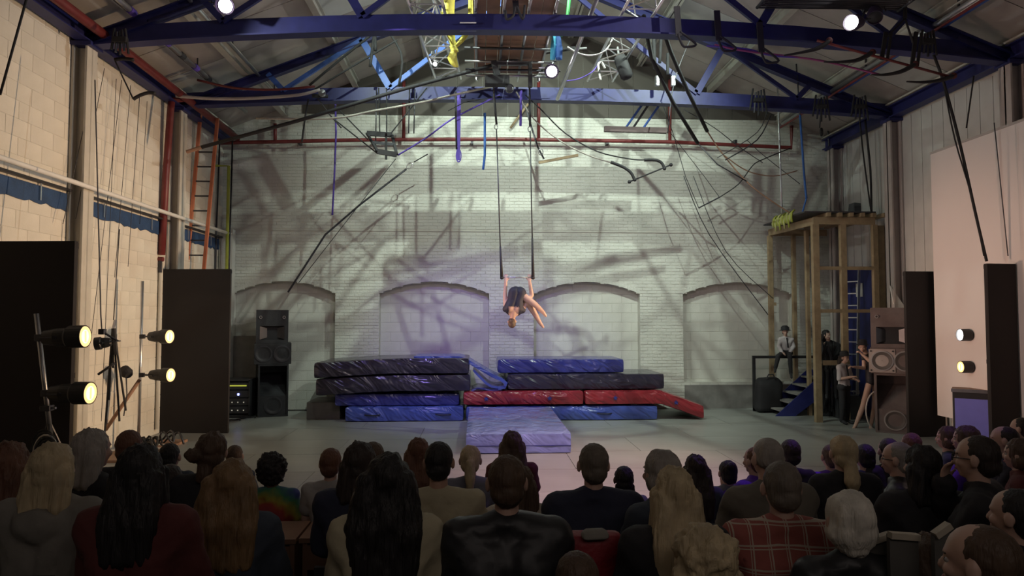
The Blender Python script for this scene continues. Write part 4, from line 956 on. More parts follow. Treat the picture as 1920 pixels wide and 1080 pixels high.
MB().tube(pl(12.8, (578, 186), (572, 220), (566, 266)), .018, 7).build('dropper', m_black, t); MB().tube(pl(12.8, (596, 185), (618, 215), (640, 240)), .014, 6).build('sling', m_dsteel, t)
L_('bent_tube', 'long curved brown tube slung under the left end of back truss, lower', 'tube', smooth_pts(pl(12.4, (330, 180), (400, 185), (480, 184), (560, 178), (600, 168))), .03, m_colr, 8)
L_('bent_tube', 'curved reddish tube slung under the left end of back truss, upper', 'tube', smooth_pts(pl(12.4, (370, 150), (440, 165), (520, 168), (590, 162))), .022, m_red, 8)
# wall bracket frame right of centre
t = thing('bracket_frame', 'dark beam on blue bars fixed below the back truss, right of centre', 'rigging frame', W(1195, 243, 13.4))
MB().bar(W(1133, 242, 13.4), W(1250, 245, 13.4), .08, .11).build('beam', mat('dark_wood', (0.09, 0.06, 0.06), 0.7), t)
for a in ((1173, 240, 1217, 178), (1187, 240, 1232, 172), (1205, 242, 1248, 180)): MB().bar(W(a[0], a[1], 13.4), W(a[2], a[3], 13.1), .04, .03).build('blue_bar', m_blue2 if a[0] != 1187 else m_dsteel, t)
MB().tube(pl(13.4, (1158, 196), (1248, 195)), .01, 6).build('thin_bar', m_dsteel, t)
for q in ((1232, 152), (1262, 152)): MB().box(W(q[0], q[1], 12.9), (.08, .08, .2)).build('clamp', m_steel, t, bevel=.01)
# arrow shaped wooden bar
t = thing('wooden_bar', 'pale wooden bar hung on a ring and rope right of the trapeze', 'bar', W(1048, 298, 14.6))
MB().bar(W(1010, 305, 14.6), W(1084, 291, 14.6), .05, .055).build('bar', m_wood, t)
MB().tube(pl(14.6, (985, 200), (1008, 275), (1020, 298)), .02, 7).build('rope', m_dsteel, t)
c = W(1014, 285, 14.55); MB().tube([c + V((.05 * math.cos(k * .6), 0, .07 * math.sin(k * .6))) for k in range(12)], .01, 6).build('ring', m_steel, t)
for a, lb in (((942, 183, 990, 190), 'plain wooden plank fixed high on the back wall behind the trapeze ropes'), ((1023, 176, 1075, 184), 'plain wooden plank fixed high on the back wall by the pale pole foot')):
    tag(MB().bar(W(a[0], a[1], YB - .08), W(a[2], a[1], YB - .08), .10, .1).build('plank', m_wood), lb, 'plank')
L_('brace_stick', 'thin slanting wooden stick on the back wall behind the trapeze ropes', 'stick', [W(957, 240, YB - .1), W(990, 195, YB - .1)], .03, m_wood)
# silks
m_yel = mat('yellow_silk', (0.80, 0.72, 0.12), 0.6, var=0.1, bump=.4); m_cy = mat('cyan_silk', (0.10, 0.55, 0.80), 0.6); m_gr = mat('green_strap', (0.03, 0.25, 0.06), 0.7)
YS_ = 10.6
def silk(t, ps, ws, mt, nm):
    m = MB(); rg = []; n = 14
    pts = smooth_pts(pl(YS_, *ps)); 
    for i, p in enumerate(pts):
        f = i / (len(pts) - 1) * (len(ws) - 1); k = min(int(f), len(ws) - 2); wv = ws[k] + (ws[k + 1] - ws[k]) * (f - k)
        rg.append([p + V((wv * math.cos(a) * (1 + .18 * math.sin(a * 5)), wv * .6 * math.sin(a) * (1 + .2 * math.cos(a * 4)), 0)) for a in [2 * math.pi * q / n for q in range(n)]])
    m.rings(rg).build(nm, mt, t, smooth=True)
t = thing('aerial_silk', 'bright yellow aerial silk knotted and hung from the roof', 'aerial silk', W(853, 60, YS_))
silk(t, ((842, -20), (840, 40), (848, 75), (851, 88)), (.10, .10, .05, .04), m_yel, 'left_tail'); silk(t, ((884, -20), (882, 45), (868, 72), (853, 88)), (.05, .05, .05, .04), m_yel, 'right_tail')
silk(t, ((850, 86), (853, 97)), (.06, .06), m_yel, 'knot'); silk(t, ((851, 96), (848, 108), (852, 120), (856, 126)), (.05, .075, .06, .03), m_yel, 'bundle')
t = thing('aerial_silk', 'cyan aerial silk lit white beside the centre lamp', 'aerial silk', W(1042, 90, YS_))
silk(t, ((1040, 60), (1038, 90), (1036, 112)), (.035, .05, .04), m_cy, 'front_fold'); silk(t, ((1046, 60), (1048, 90), (1048, 112)), (.03, .06, .05), m_blues, 'back_fold')
L_('strap', 'green strap hanging beside the cyan silk', 'strap', pl(10.6, (1068, -10), (1064, 35), (1052, 68)), .03, m_gr)
L_('cable', 'white cable drooping from the cyan silk to the right lattice truss', 'cable', smooth_pts(pl(11, (1064, 88), (1085, 100), (1110, 104), (1135, 95), (1150, 70))), .012, m_white)
L_('cable', 'violet lit cable drooping above the back truss right of centre', 'cable', smooth_pts(pl(12, (1060, 152), (1085, 148), (1110, 135), (1122, 120))), .01, m_purps)
t = thing('punch_bag', 'black cylindrical bag hanging under the right lattice truss', 'bag', W(1168, 130, 11.8))
MB().lathe([(.03, 0), (.10, .03), (.115, .1), (.115, .42), (.08, .46), (.001, .46)], W(1160, 103, 11.8), W(1178, 150, 11.8) - W(1160, 103, 11.8), 18).build('bag', m_black, t, smooth=True)
MB().tube([W(1160, 103, 11.8), W(1158, 88, 11.8)], .02, 6).build('hook', m_alu, t)
t = thing('cable_sling', 'white sling with black band hanging by the bag under right lattice truss', 'sling', W(1126, 140, 11.8))
MB().tube(smooth_pts(pl(11.8, (1126, 150), (1123, 130), (1122, 120), (1128, 117), (1134, 128))), .02, 8).build('sling', m_white, t, smooth=True); MB().tube(pl(11.8, (1124, 138), (1124, 131)), .024, 8).build('band', m_black, t)
# black sling loops wrapped round the front truss
for k, (px, py, lb) in enumerate(((1275, 62, 'left'), (1350, 70, 'middle'), (1430, 92, 'right'), (970, 18, 'centre'))):
    t = thing('truss_sling', 'black sling loop wrapped round the front roof truss, %s one' % {'left': 'first right of the thick straps', 'middle': 'second right of the thick straps', 'right': 'third right of the thick straps', 'centre': 'above the scaffold walkway'}[lb], 'sling', W(px, py, 9.8), 'black slings on the front truss')
    y = 9.72; a = W(px, py - 45, y); b_ = W(px + 3, py + 5, y)
    MB().bar(W(px - 6, py - 50, y), W(px - 2, py + 6, y), .09, .02).build('wrap', m_black, t)
    if k < 3: MB().tube(smooth_pts(pl(y, (px - 4, py + 2), (px + 4, py + 22), (px + 12, py + 26), (px + 30, py + 22), (px + 12, py + 6), (px, py - 2))), .018, 7).build('loop', m_black, t, smooth=True)
    else: MB().tube(smooth_pts(pl(y, (px - 22, 20), (px - 20, 36), (px - 8, 30), (px - 2, 12), (px + 10, 36), (px + 14, 10))), .02, 7).build('loop', m_black, t, smooth=True)
# red bar with black padded slings on the right
t = thing('rigging_bar', 'dark red bar with curved padded slings hanging at upper right', 'rigging bar', W(1680, 118, 9.6))
YB2 = 9.6
MB().tube([W(1532, 76, YB2), W(1790, 146, YB2)], .02, 8).build('bar', m_red, t, smooth=True)
for a in (((1555, 76), (1535, 90), (1505, 98), (1470, 104)), ((1636, 98), (1610, 112), (1580, 116), (1545, 116)), ((1716, 120), (1690, 134), (1660, 140), (1634, 140)), ((1788, 142), (1765, 150), (1735, 154), (1700, 153))):
    MB().tube(smooth_pts(pl(YB2, *a)), .04, 8, .012).build('sleeve', m_black, t, smooth=True); MB().ell(W(a[0][0], a[0][1], YB2), (.05, .04, .05)).build('sleeve_end', mat('dark_red_pad', (0.09, 0.02, 0.02), 0.8), t, smooth=True)
for px in (1655, 1712): MB().bar(W(px + 6, 60, YB2), W(px - 2, 112 if px < 1700 else 122, YB2), .06, .02).build('strap', m_black, t); MB().bar(W(px + 16, 62, YB2), W(px + 8, 114 if px < 1700 else 124, YB2), .04, .02).build('strap', m_black, t)
MB().tube(pl(YB2, (1662, 70), (1697, 35), (1712, 80)), .018, 6).build('bridle', m_black, t); MB().tube(pl(YB2, (1697, 35), (1697, -20)), .03, 6).build('hanger', m_black, t)
L_('rope_line', 'long red and violet lit rope slung under the front truss at right', 'rope', smooth_pts(pl(9.9, (1340, 84), (1400, 96), (1500, 108), (1560, 118), (1650, 140))), .016, mat('violet_lit_rope', (0.30, 0.06, 0.20), 0.6))  # violet light falling on this rope is put into its colour
L_('rope_line', 'violet rope above the red and violet rope at right', 'rope', smooth_pts(pl(9.9, (1325, 86), (1400, 92), (1445, 104), (1500, 108))), .014, m_purps)
# droppers and ropes on the right
for ps, mt, r_, lb, Y in (
    (((1458, 165), (1466, 400)), m_alu, .02, 'shiny vertical metal tube left of the timber tower', 14.2),
    (((1493, 120), (1500, 215)), m_dsteel, .014, 'short dark dropper above the right end of the red pipe', 13),
    (((1500, 215), (1508, 330), (1512, 372)), m_blues, .024, 'blue and black dropper right of the red pipe end', 14.2),
    (((1512, 372), (1504, 400)), m_blues, .018, 'blue rope tail tied above the net bundle', 14.2),
    (((1548, 190), (1556, 300), (1560, 402)), m_dsteel, .018, 'dark cable hanging in the far right corner', 15.3),
    (((1612, 225), (1620, 300), (1634, 402)), m_brope, .016, 'black cable pair hanging over the right side of tower, left one', 13.6),
    (((1622, 225), (1632, 320), (1634, 402)), m_brope, .022, 'black cable pair hanging over the right side of tower, right one', 13.5),
    (((1745, 90), (1768, 150), (1800, 270), (1829, 400), (1850, 490)), m_brope, .022, 'thick black cable hanging in front of the white screen', 9.9),
    (((1770, 160), (1790, 260), (1822, 370), (1845, 480)), m_brope, .012, 'thin black cable beside the thick one in front of white screen', 9.9),
    (((1826, 142), (1812, 240)), m_brope, .012, 'thin cord hanging at the top edge of the white screen', 9.9),
    (((1864, 230), (1890, 480)), m_dsteel, .008, 'thin grey wire hanging over the white screen near right edge', 9.6),
    (((1430, 305), (1385, 275), (1340, 240), (1282, 205)), m_dsteel, .009, 'thin line slanting across the upper right back wall', 14.2),
    (((1360, 300), (1420, 262), (1446, 214)), m_dsteel, .014, 'twin line rising to the clamp at right of the back truss, lower', 13.8),
    (((1345, 296), (1420, 248), (1440, 200)), m_dsteel, .009, 'twin line rising to the clamp at right of the back truss, upper', 13.8),
    (((1400, 262), (1430, 290), (1500, 345)), m_dsteel, .008, 'thin line down to the blue dropper knot', 14.2),
    (((1356, 290), (1400, 320), (1450, 330), (1495, 320)), m_ply, .012, 'brown rope sagging to the blue dropper knot', 14.2),
    (((1282, 330), (1330, 440), (1440, 590)), m_dsteel, .010, 'long line slanting down behind the timber tower, left one', 14.9),
    (((1300, 330), (1360, 470), (1450, 560)), m_dsteel, .008, 'long line slanting down behind the timber tower, right one', 14.9)):
    L_('dropper', lb, 'cable', smooth_pts(pl(Y, *ps)), r_, mt, 6)
t = thing('pulley', 'black pulley wheel hanging from the right end of the back truss', 'pulley', W(1537, 248, 13.6))
MB().lathe([(.05, 0), (.09, .015), (.09, .05), (.05, .065)], W(1537, 248, 13.6), (0.9, -.4, 0), 16).build('wheel', m_black, t); MB().tube(pl(13.6, (1537, 240), (1540, 190)), .012, 6).build('hanger', m_dsteel, t)
for px, py, lb, Y in ((1422, 188, 'clamp cluster on the back truss above the red pipe end', 12.8), (1612, 200, 'clamp cluster at the right end of the back truss', 12.7), (1540, 200, 'clamp cluster left of the right end of the back truss', 12.7), (225, 75, 'dark clamp cluster at the left end of the front truss', 9.6), (1740, 78, 'dark clamp cluster at the right of the front truss', 9.6)):
    t = thing('clamp_cluster', lb, 'clamp', W(px, py, Y))
    for k in range(5):
        a = W(px - 10 + k * 5, py - 22 + (k * 7) % 9, Y); b_ = W(px - 16 + k * 8, py + 18 + (k * 5) % 12, Y); MB().tube([a, b_], .018, 6).build('arm', m_dsteel if k % 2 else m_black, t)
    MB().box(W(px, py, Y), (.2, .08, .08)).build('body', m_black, t, bevel=.01)
# left wall hanging handle and wires
t = thing('padded_hook', 'black padded sling hooked from the left eave beam', 'sling', W(250, 180, 10.4))
MB().tube(smooth_pts(pl(10.4, (215, 112), (228, 140), (250, 186))), .012, 6).build('rod', m_black, t); MB().tube(smooth_pts(pl(10.4, (250, 186), (262, 179), (278, 174), (291, 175))), .028, 8).build('sleeve', m_black, t, smooth=True)
MB().tube(smooth_pts(pl(10.4, (215, 112), (232, 110), (250, 112))), .028, 8).build('sleeve', m_black, t, smooth=True)
for k, (a, b_) in enumerate((((183, 118), (118, 420)), ((196, 128), (142, 410)), ((218, 148), (190, 790)), ((228, 150), (170, 640)), ((245, 160), (215, 520)), ((262, 175), (240, 500)), ((276, 190), (262, 420)))):
    p, q = WX(*a, XL + .14), WX(*b_, XL + .14)
    L_('hanging_wire', ['thin wire hanging down the left wall, nearest the big column', 'second thin wire from the big column on the left wall', 'long wire hanging to the floor on the left wall', 'wire hanging to the rope tripod on the left wall', 'wire in the middle of the lit left wall panel', 'wire right of middle on the lit left wall panel', 'thin wire close to the red standpipe'][k], 'wire', [p, q], .0045, m_dsteel, 5)
L_('hanging_wire', 'black line crossing the top left corner of view', 'wire', [W(52, -10, 7), W(0, 178, 7)], .012, m_black)
# rope tripod hanging at left wall
t = thing('rope_bundle', 'black ropes hanging in a narrow A shape by the left wall', 'rope', W(212, 640, 9.7))
YR_ = 9.7
for a, b_ in (((211, 616), (196, 820)), ((211, 616), (204, 750)), ((213, 616), (224, 790)), ((213, 616), (236, 770)), ((211, 616), (212, 690))): MB().tube([W(*a, YR_), W(*b_, YR_)], .014, 6).build('rope', m_brope, t)
MB().tube([W(213, 616, YR_), W(218, 665, YR_)], .03, 8).build('sleeve', m_black, t); MB().tube([W(216, 600, YR_), W(212, 616, YR_)], .018, 6).build('hook', m_steel, t)
L_('rope_line', 'cord holding the narrow A shaped rope bundle', 'rope', [W(224, 430, YR_ + .1), W(213, 600, YR_)], .007, m_dsteel)
L_('boom_stick', 'short black stick leaning between left flat and rope bundle', 'stick', [W(184, 702, 9.2), W(215, 681, 9.2)], .016, m_black)
L_('brown_pole', 'brown pole leaning on the upright left stand', 'pole', [W(198, 806, 11.0), W(262, 712, 11.1)], .03, m_ply, 8)
t = thing('small_fixture', 'small dark fixture hanging beside the upright left stand', 'stage lamp', W(236, 697, 11))
MB().lathe([(.03, 0), (.08, .04), (.09, .14), (.06, .2), (.001, .2)], W(230, 690, 11), W(244, 706, 10.9) - W(230, 690, 11), 14).build('body', m_black, t); MB().tube(pl(11, (236, 697), (238, 740), (232, 780)), .01, 6).build('tail', m_dsteel, t)
t = thing('cable_heap', 'heap of cables and straps on the floor by the upright left stand', 'cable', WX(240, 800, XL + .6))
rc = random.Random(5)
for k in range(12):
    c = V((XL + .55 + rc.random() * .3, 10.6 + rc.random() * 1.2, .08 + rc.random() * .1)); rr_ = .08 + rc.random() * .08; an = rc.random() * 3
    MB().tube([c + V((rr_ * math.cos(a + an), rr_ * .8 * math.sin(a), .09 * math.sin(a * 2 + an))) for a in [i * .45 for i in range(14)]], .016, 6).build('loop', m_brope if k % 3 else m_dsteel, t, smooth=True)
tag(MB().bb(XL + .2, XL + .9, 10.2, 11.9, .0, .04).build('floor_board', m_ply), 'flat board on the floor under the heap of cables', 'board')
for px, py, k in ((466, 783, 0), (650, 771, 1), (437, 788, 2)):
    c = WZ(px, py, .02); tag(MB().tube([c + V((.14 * math.cos(a), .1 * math.sin(a * 1.3), .012 * math.sin(a * 3) + .004)) for a in [i * .5 for i in range(10)]], .016, 6).build('floor_cable', m_brope, smooth=True), ['short black cable lying on the floor before the amplifier rack', 'small cable end on floor between rack and mats', 'black cable end on the floor beside the left flat'][k], 'cable')
# ================================================================== PEOPLE
def skin_mat(n, c): return mat(n, c, 0.5, var=0.06, scale=8)
SK = {'pale': skin_mat('skin_pale', (0.50, 0.32, 0.25)), 'warm': skin_mat('skin_warm', (0.42, 0.25, 0.18)), 'dark': skin_mat('skin_dark', (0.12, 0.065, 0.045))}
def hair_mat(n, c):
    m = mat(n, c, 0.62, var=0.25, scale=10)
    N, L, b = nodes(m); tc = N['Texture Coordinate']; mp = N.new('ShaderNodeMapping'); mp.inputs['Scale'].default_value = (60, 60, 6)
    nz = N.new('ShaderNodeTexNoise'); nz.inputs['Scale'].default_value = 1.5; bp = N.new('ShaderNodeBump'); bp.inputs['Strength'].default_value = 0.8; bp.inputs['Distance'].default_value = 0.01
    L.new(tc.outputs['Object'], mp.inputs['Vector']); L.new(mp.outputs['Vector'], nz.inputs['Vector']); L.new(nz.outputs['Fac'], bp.inputs['Height']); L.new(bp.outputs['Normal'], b.inputs['Normal']); return m
HC = {k: hair_mat('hair_' + k, c) for k, c in {'black': (0.012, 0.010, 0.010), 'dark': (0.030, 0.020, 0.016), 'brown': (0.085, 0.05, 0.03), 'auburn': (0.13, 0.055, 0.03), 'curly': (0.20, 0.12, 0.055), 'blonde': (0.48, 0.38, 0.23), 'grey': (0.30, 0.27, 0.24), 'white': (0.62, 0.58, 0.50), 'gb': (0.14, 0.115, 0.09)}.items()}
def cloth(n, c, rough=0.85, bump=0.5, bscale=9): return mat('cloth_' + n, c, rough, var=0.1, scale=5, bump=bump, bscale=bscale)
def finish(m, name, voxel, ratio=0.4, smooth=3, disp=None):
    me = m.mesh(name + '_raw'); o = bpy.data.objects.new('tmp', me); link(o)
    a = o.modifiers.new('r', 'REMESH'); a.mode = 'VOXEL'; a.voxel_size = voxel; a.use_smooth_shade = True
    b_ = o.modifiers.new('s', 'SMOOTH'); b_.iterations = smooth; b_.factor = 0.5
    d = o.modifiers.new('d', 'DECIMATE'); d.ratio = ratio
    dg = bpy.context.evaluated_depsgraph_get(); dg.update()
    out = bpy.data.meshes.new_from_object(o.evaluated_get(dg)); out.name = name
    bpy.data.objects.remove(o); bpy.data.meshes.remove(me)
    if disp:
        ns = [v.normal.copy() for v in out.vertices]
        for v, n_ in zip(out.vertices, ns): v.co = v.co + disp(v.co, n_)
    out.polygons.foreach_set('use_smooth', [True] * len(out.polygons)); out.materials.append(m_black); out.update()
    return out
def hand(m, w_, d, n, curl=0.5, side=1, s=1.0):
    w_, d, n = V(w_), V(d).normalized(), V(n).normalized(); u = d.cross(n).normalized()
    Mx = Matrix((u, d, n)).transposed()
    m.ell(w_ + d * .045 * s, (.040 * s, .055 * s, .017 * s), Mx, 12, 8)
    for i, ln in enumerate((.034, .041, .038, .030)):
        b0 = w_ + d * .082 * s + u * (i - 1.5) * .0205 * s * side; dd = (d + n * curl * .8).normalized(); p1 = b0 + dd * ln * s
        d2 = (d + n * curl * 2.6).normalized(); p2 = p1 + d2 * ln * .95 * s
        m.cap(b0 - d * .015 * s, p1, .0095 * s, .0085 * s, 8); m.cap(p1, p2, .0085 * s, .007 * s, 8)
    b0 = w_ + d * .02 * s - u * .03 * s * side; p1 = b0 + (d * .7 - u * .8 * side).normalized() * .04 * s; p2 = p1 + (d + n * curl).normalized() * .032 * s
    m.cap(b0, p1, .013 * s, .0105 * s, 8); m.cap(p1, p2, .0105 * s, .009 * s, 8)
def head(m, c, Rm=None, s=1.0):
    Rm = Rm or Matrix.Identity(3); c = V(c)
    def e(p, r): m.ell(c + Rm @ (V(p) * s), [q * s for q in r], Rm)
    e((0, -.008, .022), (.074, .094, .088)); e((0, .018, -.035), (.060, .068, .072)); e((0, .052, -.088), (.028, .026, .022))
    e((0, .072, .018), (.048, .018, .014)); e((-.035, .066, -.03), (.022, .02, .022)); e((.035, .066, -.03), (.022, .02, .022))
    m.cap(c + Rm @ (V((0, .082, .004)) * s), c + Rm @ (V((0, .099, -.032)) * s), .008 * s, .0115 * s)
    e((0, .080, -.060), (.024, .012, .0085)); e((0, .076, -.071), (.020, .012, .008))
    for q in (-1, 1): e((q * .080, -.004, -.012), (.012, .021, .033))
def face_parts(par, c, Rm=None, s=1.0, lip=(0.35, .1, .1)):
    Rm = Rm or Matrix.Identity(3); c = V(c)
    for q in (-1, 1):
        me = MB().ell(c + Rm @ (V((q * .030, .069, -.004)) * s), (.014 * s, .011 * s, .009 * s), Rm).mesh('eye', smooth=True); me.materials.append(mat('eye_white', (.35, .32, .30), .4)); e = inst('eye', me, par, None)
        me = MB().ell(c + Rm @ (V((q * .030, .0775, -.004)) * s), (.0062 * s, .004 * s, .0062 * s), Rm).mesh('iris', smooth=True); me.materials.append(m_black); inst('iris', me, e, None)
        me = MB().cap(c + Rm @ (V((q * .014, .084, .018)) * s), c + Rm @ (V((q * .045, .074, .018)) * s), .0045 * s, .003 * s, 6).mesh('brow'); me.materials.append(HC['dark']); inst('eyebrow', me, par, None)
    me = MB().ell(c + Rm @ (V((0, .088, -.0645)) * s), (.021 * s, .007 * s, .006 * s), Rm).mesh('mouth', smooth=True); me.materials.append(mat('lips', lip, .5)); inst('mouth', me, par, None)
# ---- body from joints. J: pel, chest, neck, head, hl hr kl kr al ar tl tr, sl sr el er wl wr (+ hd l/r hand dirs)
def limbs(m, J, parts, k=0.0, s=1.0, stop=None):
    """parts: torso, arms, forearms, legs, shins, feet, hands, head; k inflates."""
    sd = (J['sr'] - J['sl']).normalized(); w_ = J.get('w', 1.0)
    if 'torso' in parts:
        P, C, Nk = J['pel'], J['chest'], J['neck']; Wt = P.lerp(C, .5)
        for q in (-1, 1):
            m.cap(P + sd * q * .065 * w_ * s, Wt + sd * q * .05 * w_ * s, (.108 * w_ + k) * s, (.098 * w_ + k) * s)
            m.cap(Wt + sd * q * .05 * w_ * s, C + sd * q * .078 * w_ * s, (.098 * w_ + k) * s, (.108 * w_ + k) * s)
            m.cap(C + sd * q * .07 * w_ * s, (J['sl'] if q < 0 else J['sr']), (.105 * w_ + k) * s, (.062 + k) * s)
            m.cap(Nk, (J['sl'] if q < 0 else J['sr']), (.050 + k * .8) * s, (.054 + k) * s)
        m.cap(C, Nk, (.09 + k) * s, (.058 + k * .6) * s)
    for a in 'lr':
        if 'arms' in parts: m.cap(J['s' + a], J['e' + a], (.053 * w_ + k) * s, (.042 + k) * s)
        if 'shortsleeve' in parts: m.cap(J['s' + a], J['s' + a].lerp(J['e' + a], .6), (.055 + k) * s, (.052 + k * 1.3) * s)
        if 'forearms' in parts: m.cap(J['e' + a], J['w' + a], (.042 + k) * s, (.029 + k) * s)
        if 'legs' in parts: m.cap(J['h' + a], J['k' + a], (.088 * w_ + k) * s, (.058 + k) * s)
        if 'shins' in parts: m.cap(J['k' + a], J['a' + a], (.057 + k) * s, (.037 + k) * s); m.cap(J['k' + a].lerp(J['a' + a], .12), J['k' + a].lerp(J['a' + a], .5), (.055 + k) * s, (.05 + k) * s)
        if 'feet' in parts or 'foot' + a in parts: m.cap(J['a' + a], J['t' + a], (.036 + k) * s, (.027 + k) * s); m.ell(J['a' + a] - (J['t' + a] - J['a' + a]).normalized() * .03 * s, ((.03 + k) * s,) * 3)
        if 'hands' in parts:
            d, n_ = J.get('d' + a, (J['w' + a] - J['e' + a])), J.get('n' + a, V((0, 0, -1))); hand(m, J['w' + a], d, n_, J.get('curl', .4), 1 if a == 'l' else -1, s)
    if 'head' in parts: m.cap(J['neck'], J['head'] - (J['head'] - J['neck']) * .25, .054 * s, .050 * s); head(m, J['head'], J.get('hR'), s * J.get('hs', 1))
def seatedJ(pose='lap', w=1.0, child=False, sh=.175):
    J = dict(w=w, pel=V((0, 0, .10)), chest=V((0, .03, .42)), neck=V((0, .035, .585)), head=V((0, .05, .765)),
             sl=V((-sh, .02, .545)), sr=V((sh, .02, .545)), el=V((-sh - .05, .10, .29)), er=V((sh + .05, .10, .29)), wl=V((-.10, .33, .19)), wr=V((.10, .33, .19)),
             hl=V((-.09, .02, .10)), hr=V((.09, .02, .10)), kl=V((-.11, .44, .10)), kr=V((.11, .44, .10)), al=V((-.11, .44, -.36)), ar=V((.11, .44, -.36)), tl=V((-.12, .58, -.415)), tr=V((.12, .58, -.415)), hs=1.0)
    J['dl'] = V((.5, .6, -.1)); J['dr'] = V((-.5, .6, -.1)); J['nl'] = J['nr'] = V((0, -.2, -1))
    if pose == 'clap':
        J.update(el=V((-sh - .03, .16, .33)), er=V((sh + .03, .16, .33)), wl=V((-.035, .33, .46)), wr=V((.045, .33, .46)), dl=V((.0, .25, 1)), dr=V((.0, .25, 1)), nl=V((1, 0, 0)), nr=V((-1, 0, 0)), curl=.15)
    if pose == 'chin':
        J.update(er=V((sh + .02, .24, .30)), wr=V((.055, .20, .60)), dr=V((-.1, -.1, 1)), nr=V((-.4, -1, 0)), curl=.8)
    if pose == 'lean':
        for k_ in ('neck', 'head', 'sl', 'sr', 'chest'): J[k_] = J[k_] + V((0, J[k_].z * .25, -J[k_].z * .06))
    if child: J['hs'] = 1.12
    return J
BODY = {}; 
KINDS_ = {'man': ('lap', 1.08, False, .195), 'man_chin': ('chin', 1.08, False, .195), 'woman': ('lap', .95, False, .170), 'woman_clap': ('clap', .95, False, .170), 'child': ('lap', .88, True, .165)}
ALLP = ('torso', 'arms', 'forearms', 'legs', 'shins', 'feet', 'hands', 'head')
def fold(k, amp):
    def f(c, n):
        q = noise.noise(V((c.x * 5 + k, c.y * 5, c.z * 14 - abs(c.x) * 10))); return n * amp * (q + .4 * noise.noise(c * 22 + V((k, 0, 0))))
    return f
for kn, (ps, w_, ch, sh) in KINDS_.items():
    J = seatedJ(ps, w_, ch, sh); m = MB(); limbs(m, J, ALLP); d = {'J': J, 'body': finish(m, 'body', .0085, .28)}
    m = MB(); limbs(m, J, ('torso', 'shortsleeve'), .014); d['tee'] = finish(m, 'tee', .013, .5, 4, fold(1, .010))
    m = MB(); limbs(m, J, ('torso', 'arms', 'forearms'), .026)
    for a in 'lr': m.cap(J['e' + a], J['e' + a].lerp(J['w' + a], .85), .062, .048)
    c = J['neck']; m.lathe([(.072, -.03), (.074, .035), (.060, .035), (.058, -.03)], c, (0, -.1, 1), 18); d['jacket'] = finish(m, 'jacket', .013, .5, 3, fold(2, .014))
    m = MB(); limbs(m, J, ('torso', 'arms', 'forearms'), .030)
    m.tube([c + V((.10 * math.cos(q), -.03 + .09 * math.sin(q), .0 - .05 * (math.sin(q) < 0) * abs(math.sin(q)))) for q in [i * math.pi / 8 for i in range(17)]], .035, 8)
    m.ell(c + V((0, -.11, -.06)), (.105, .05, .085)); d['hoodie'] = finish(m, 'hoodie', .013, .5, 3, fold(3, .014))
    m = MB(); limbs(m, J, ('legs', 'shins'), .014); m.cap(J['hl'], J['hr'], .118, .118); d['trousers'] = finish(m, 'trousers', .016, .4)
    for a in 'lr': m = MB(); limbs(m, J, ('foot' + a,), .010); d['shoe_' + a] = finish(m, 'shoe', .012, .5)
    BODY[kn] = d
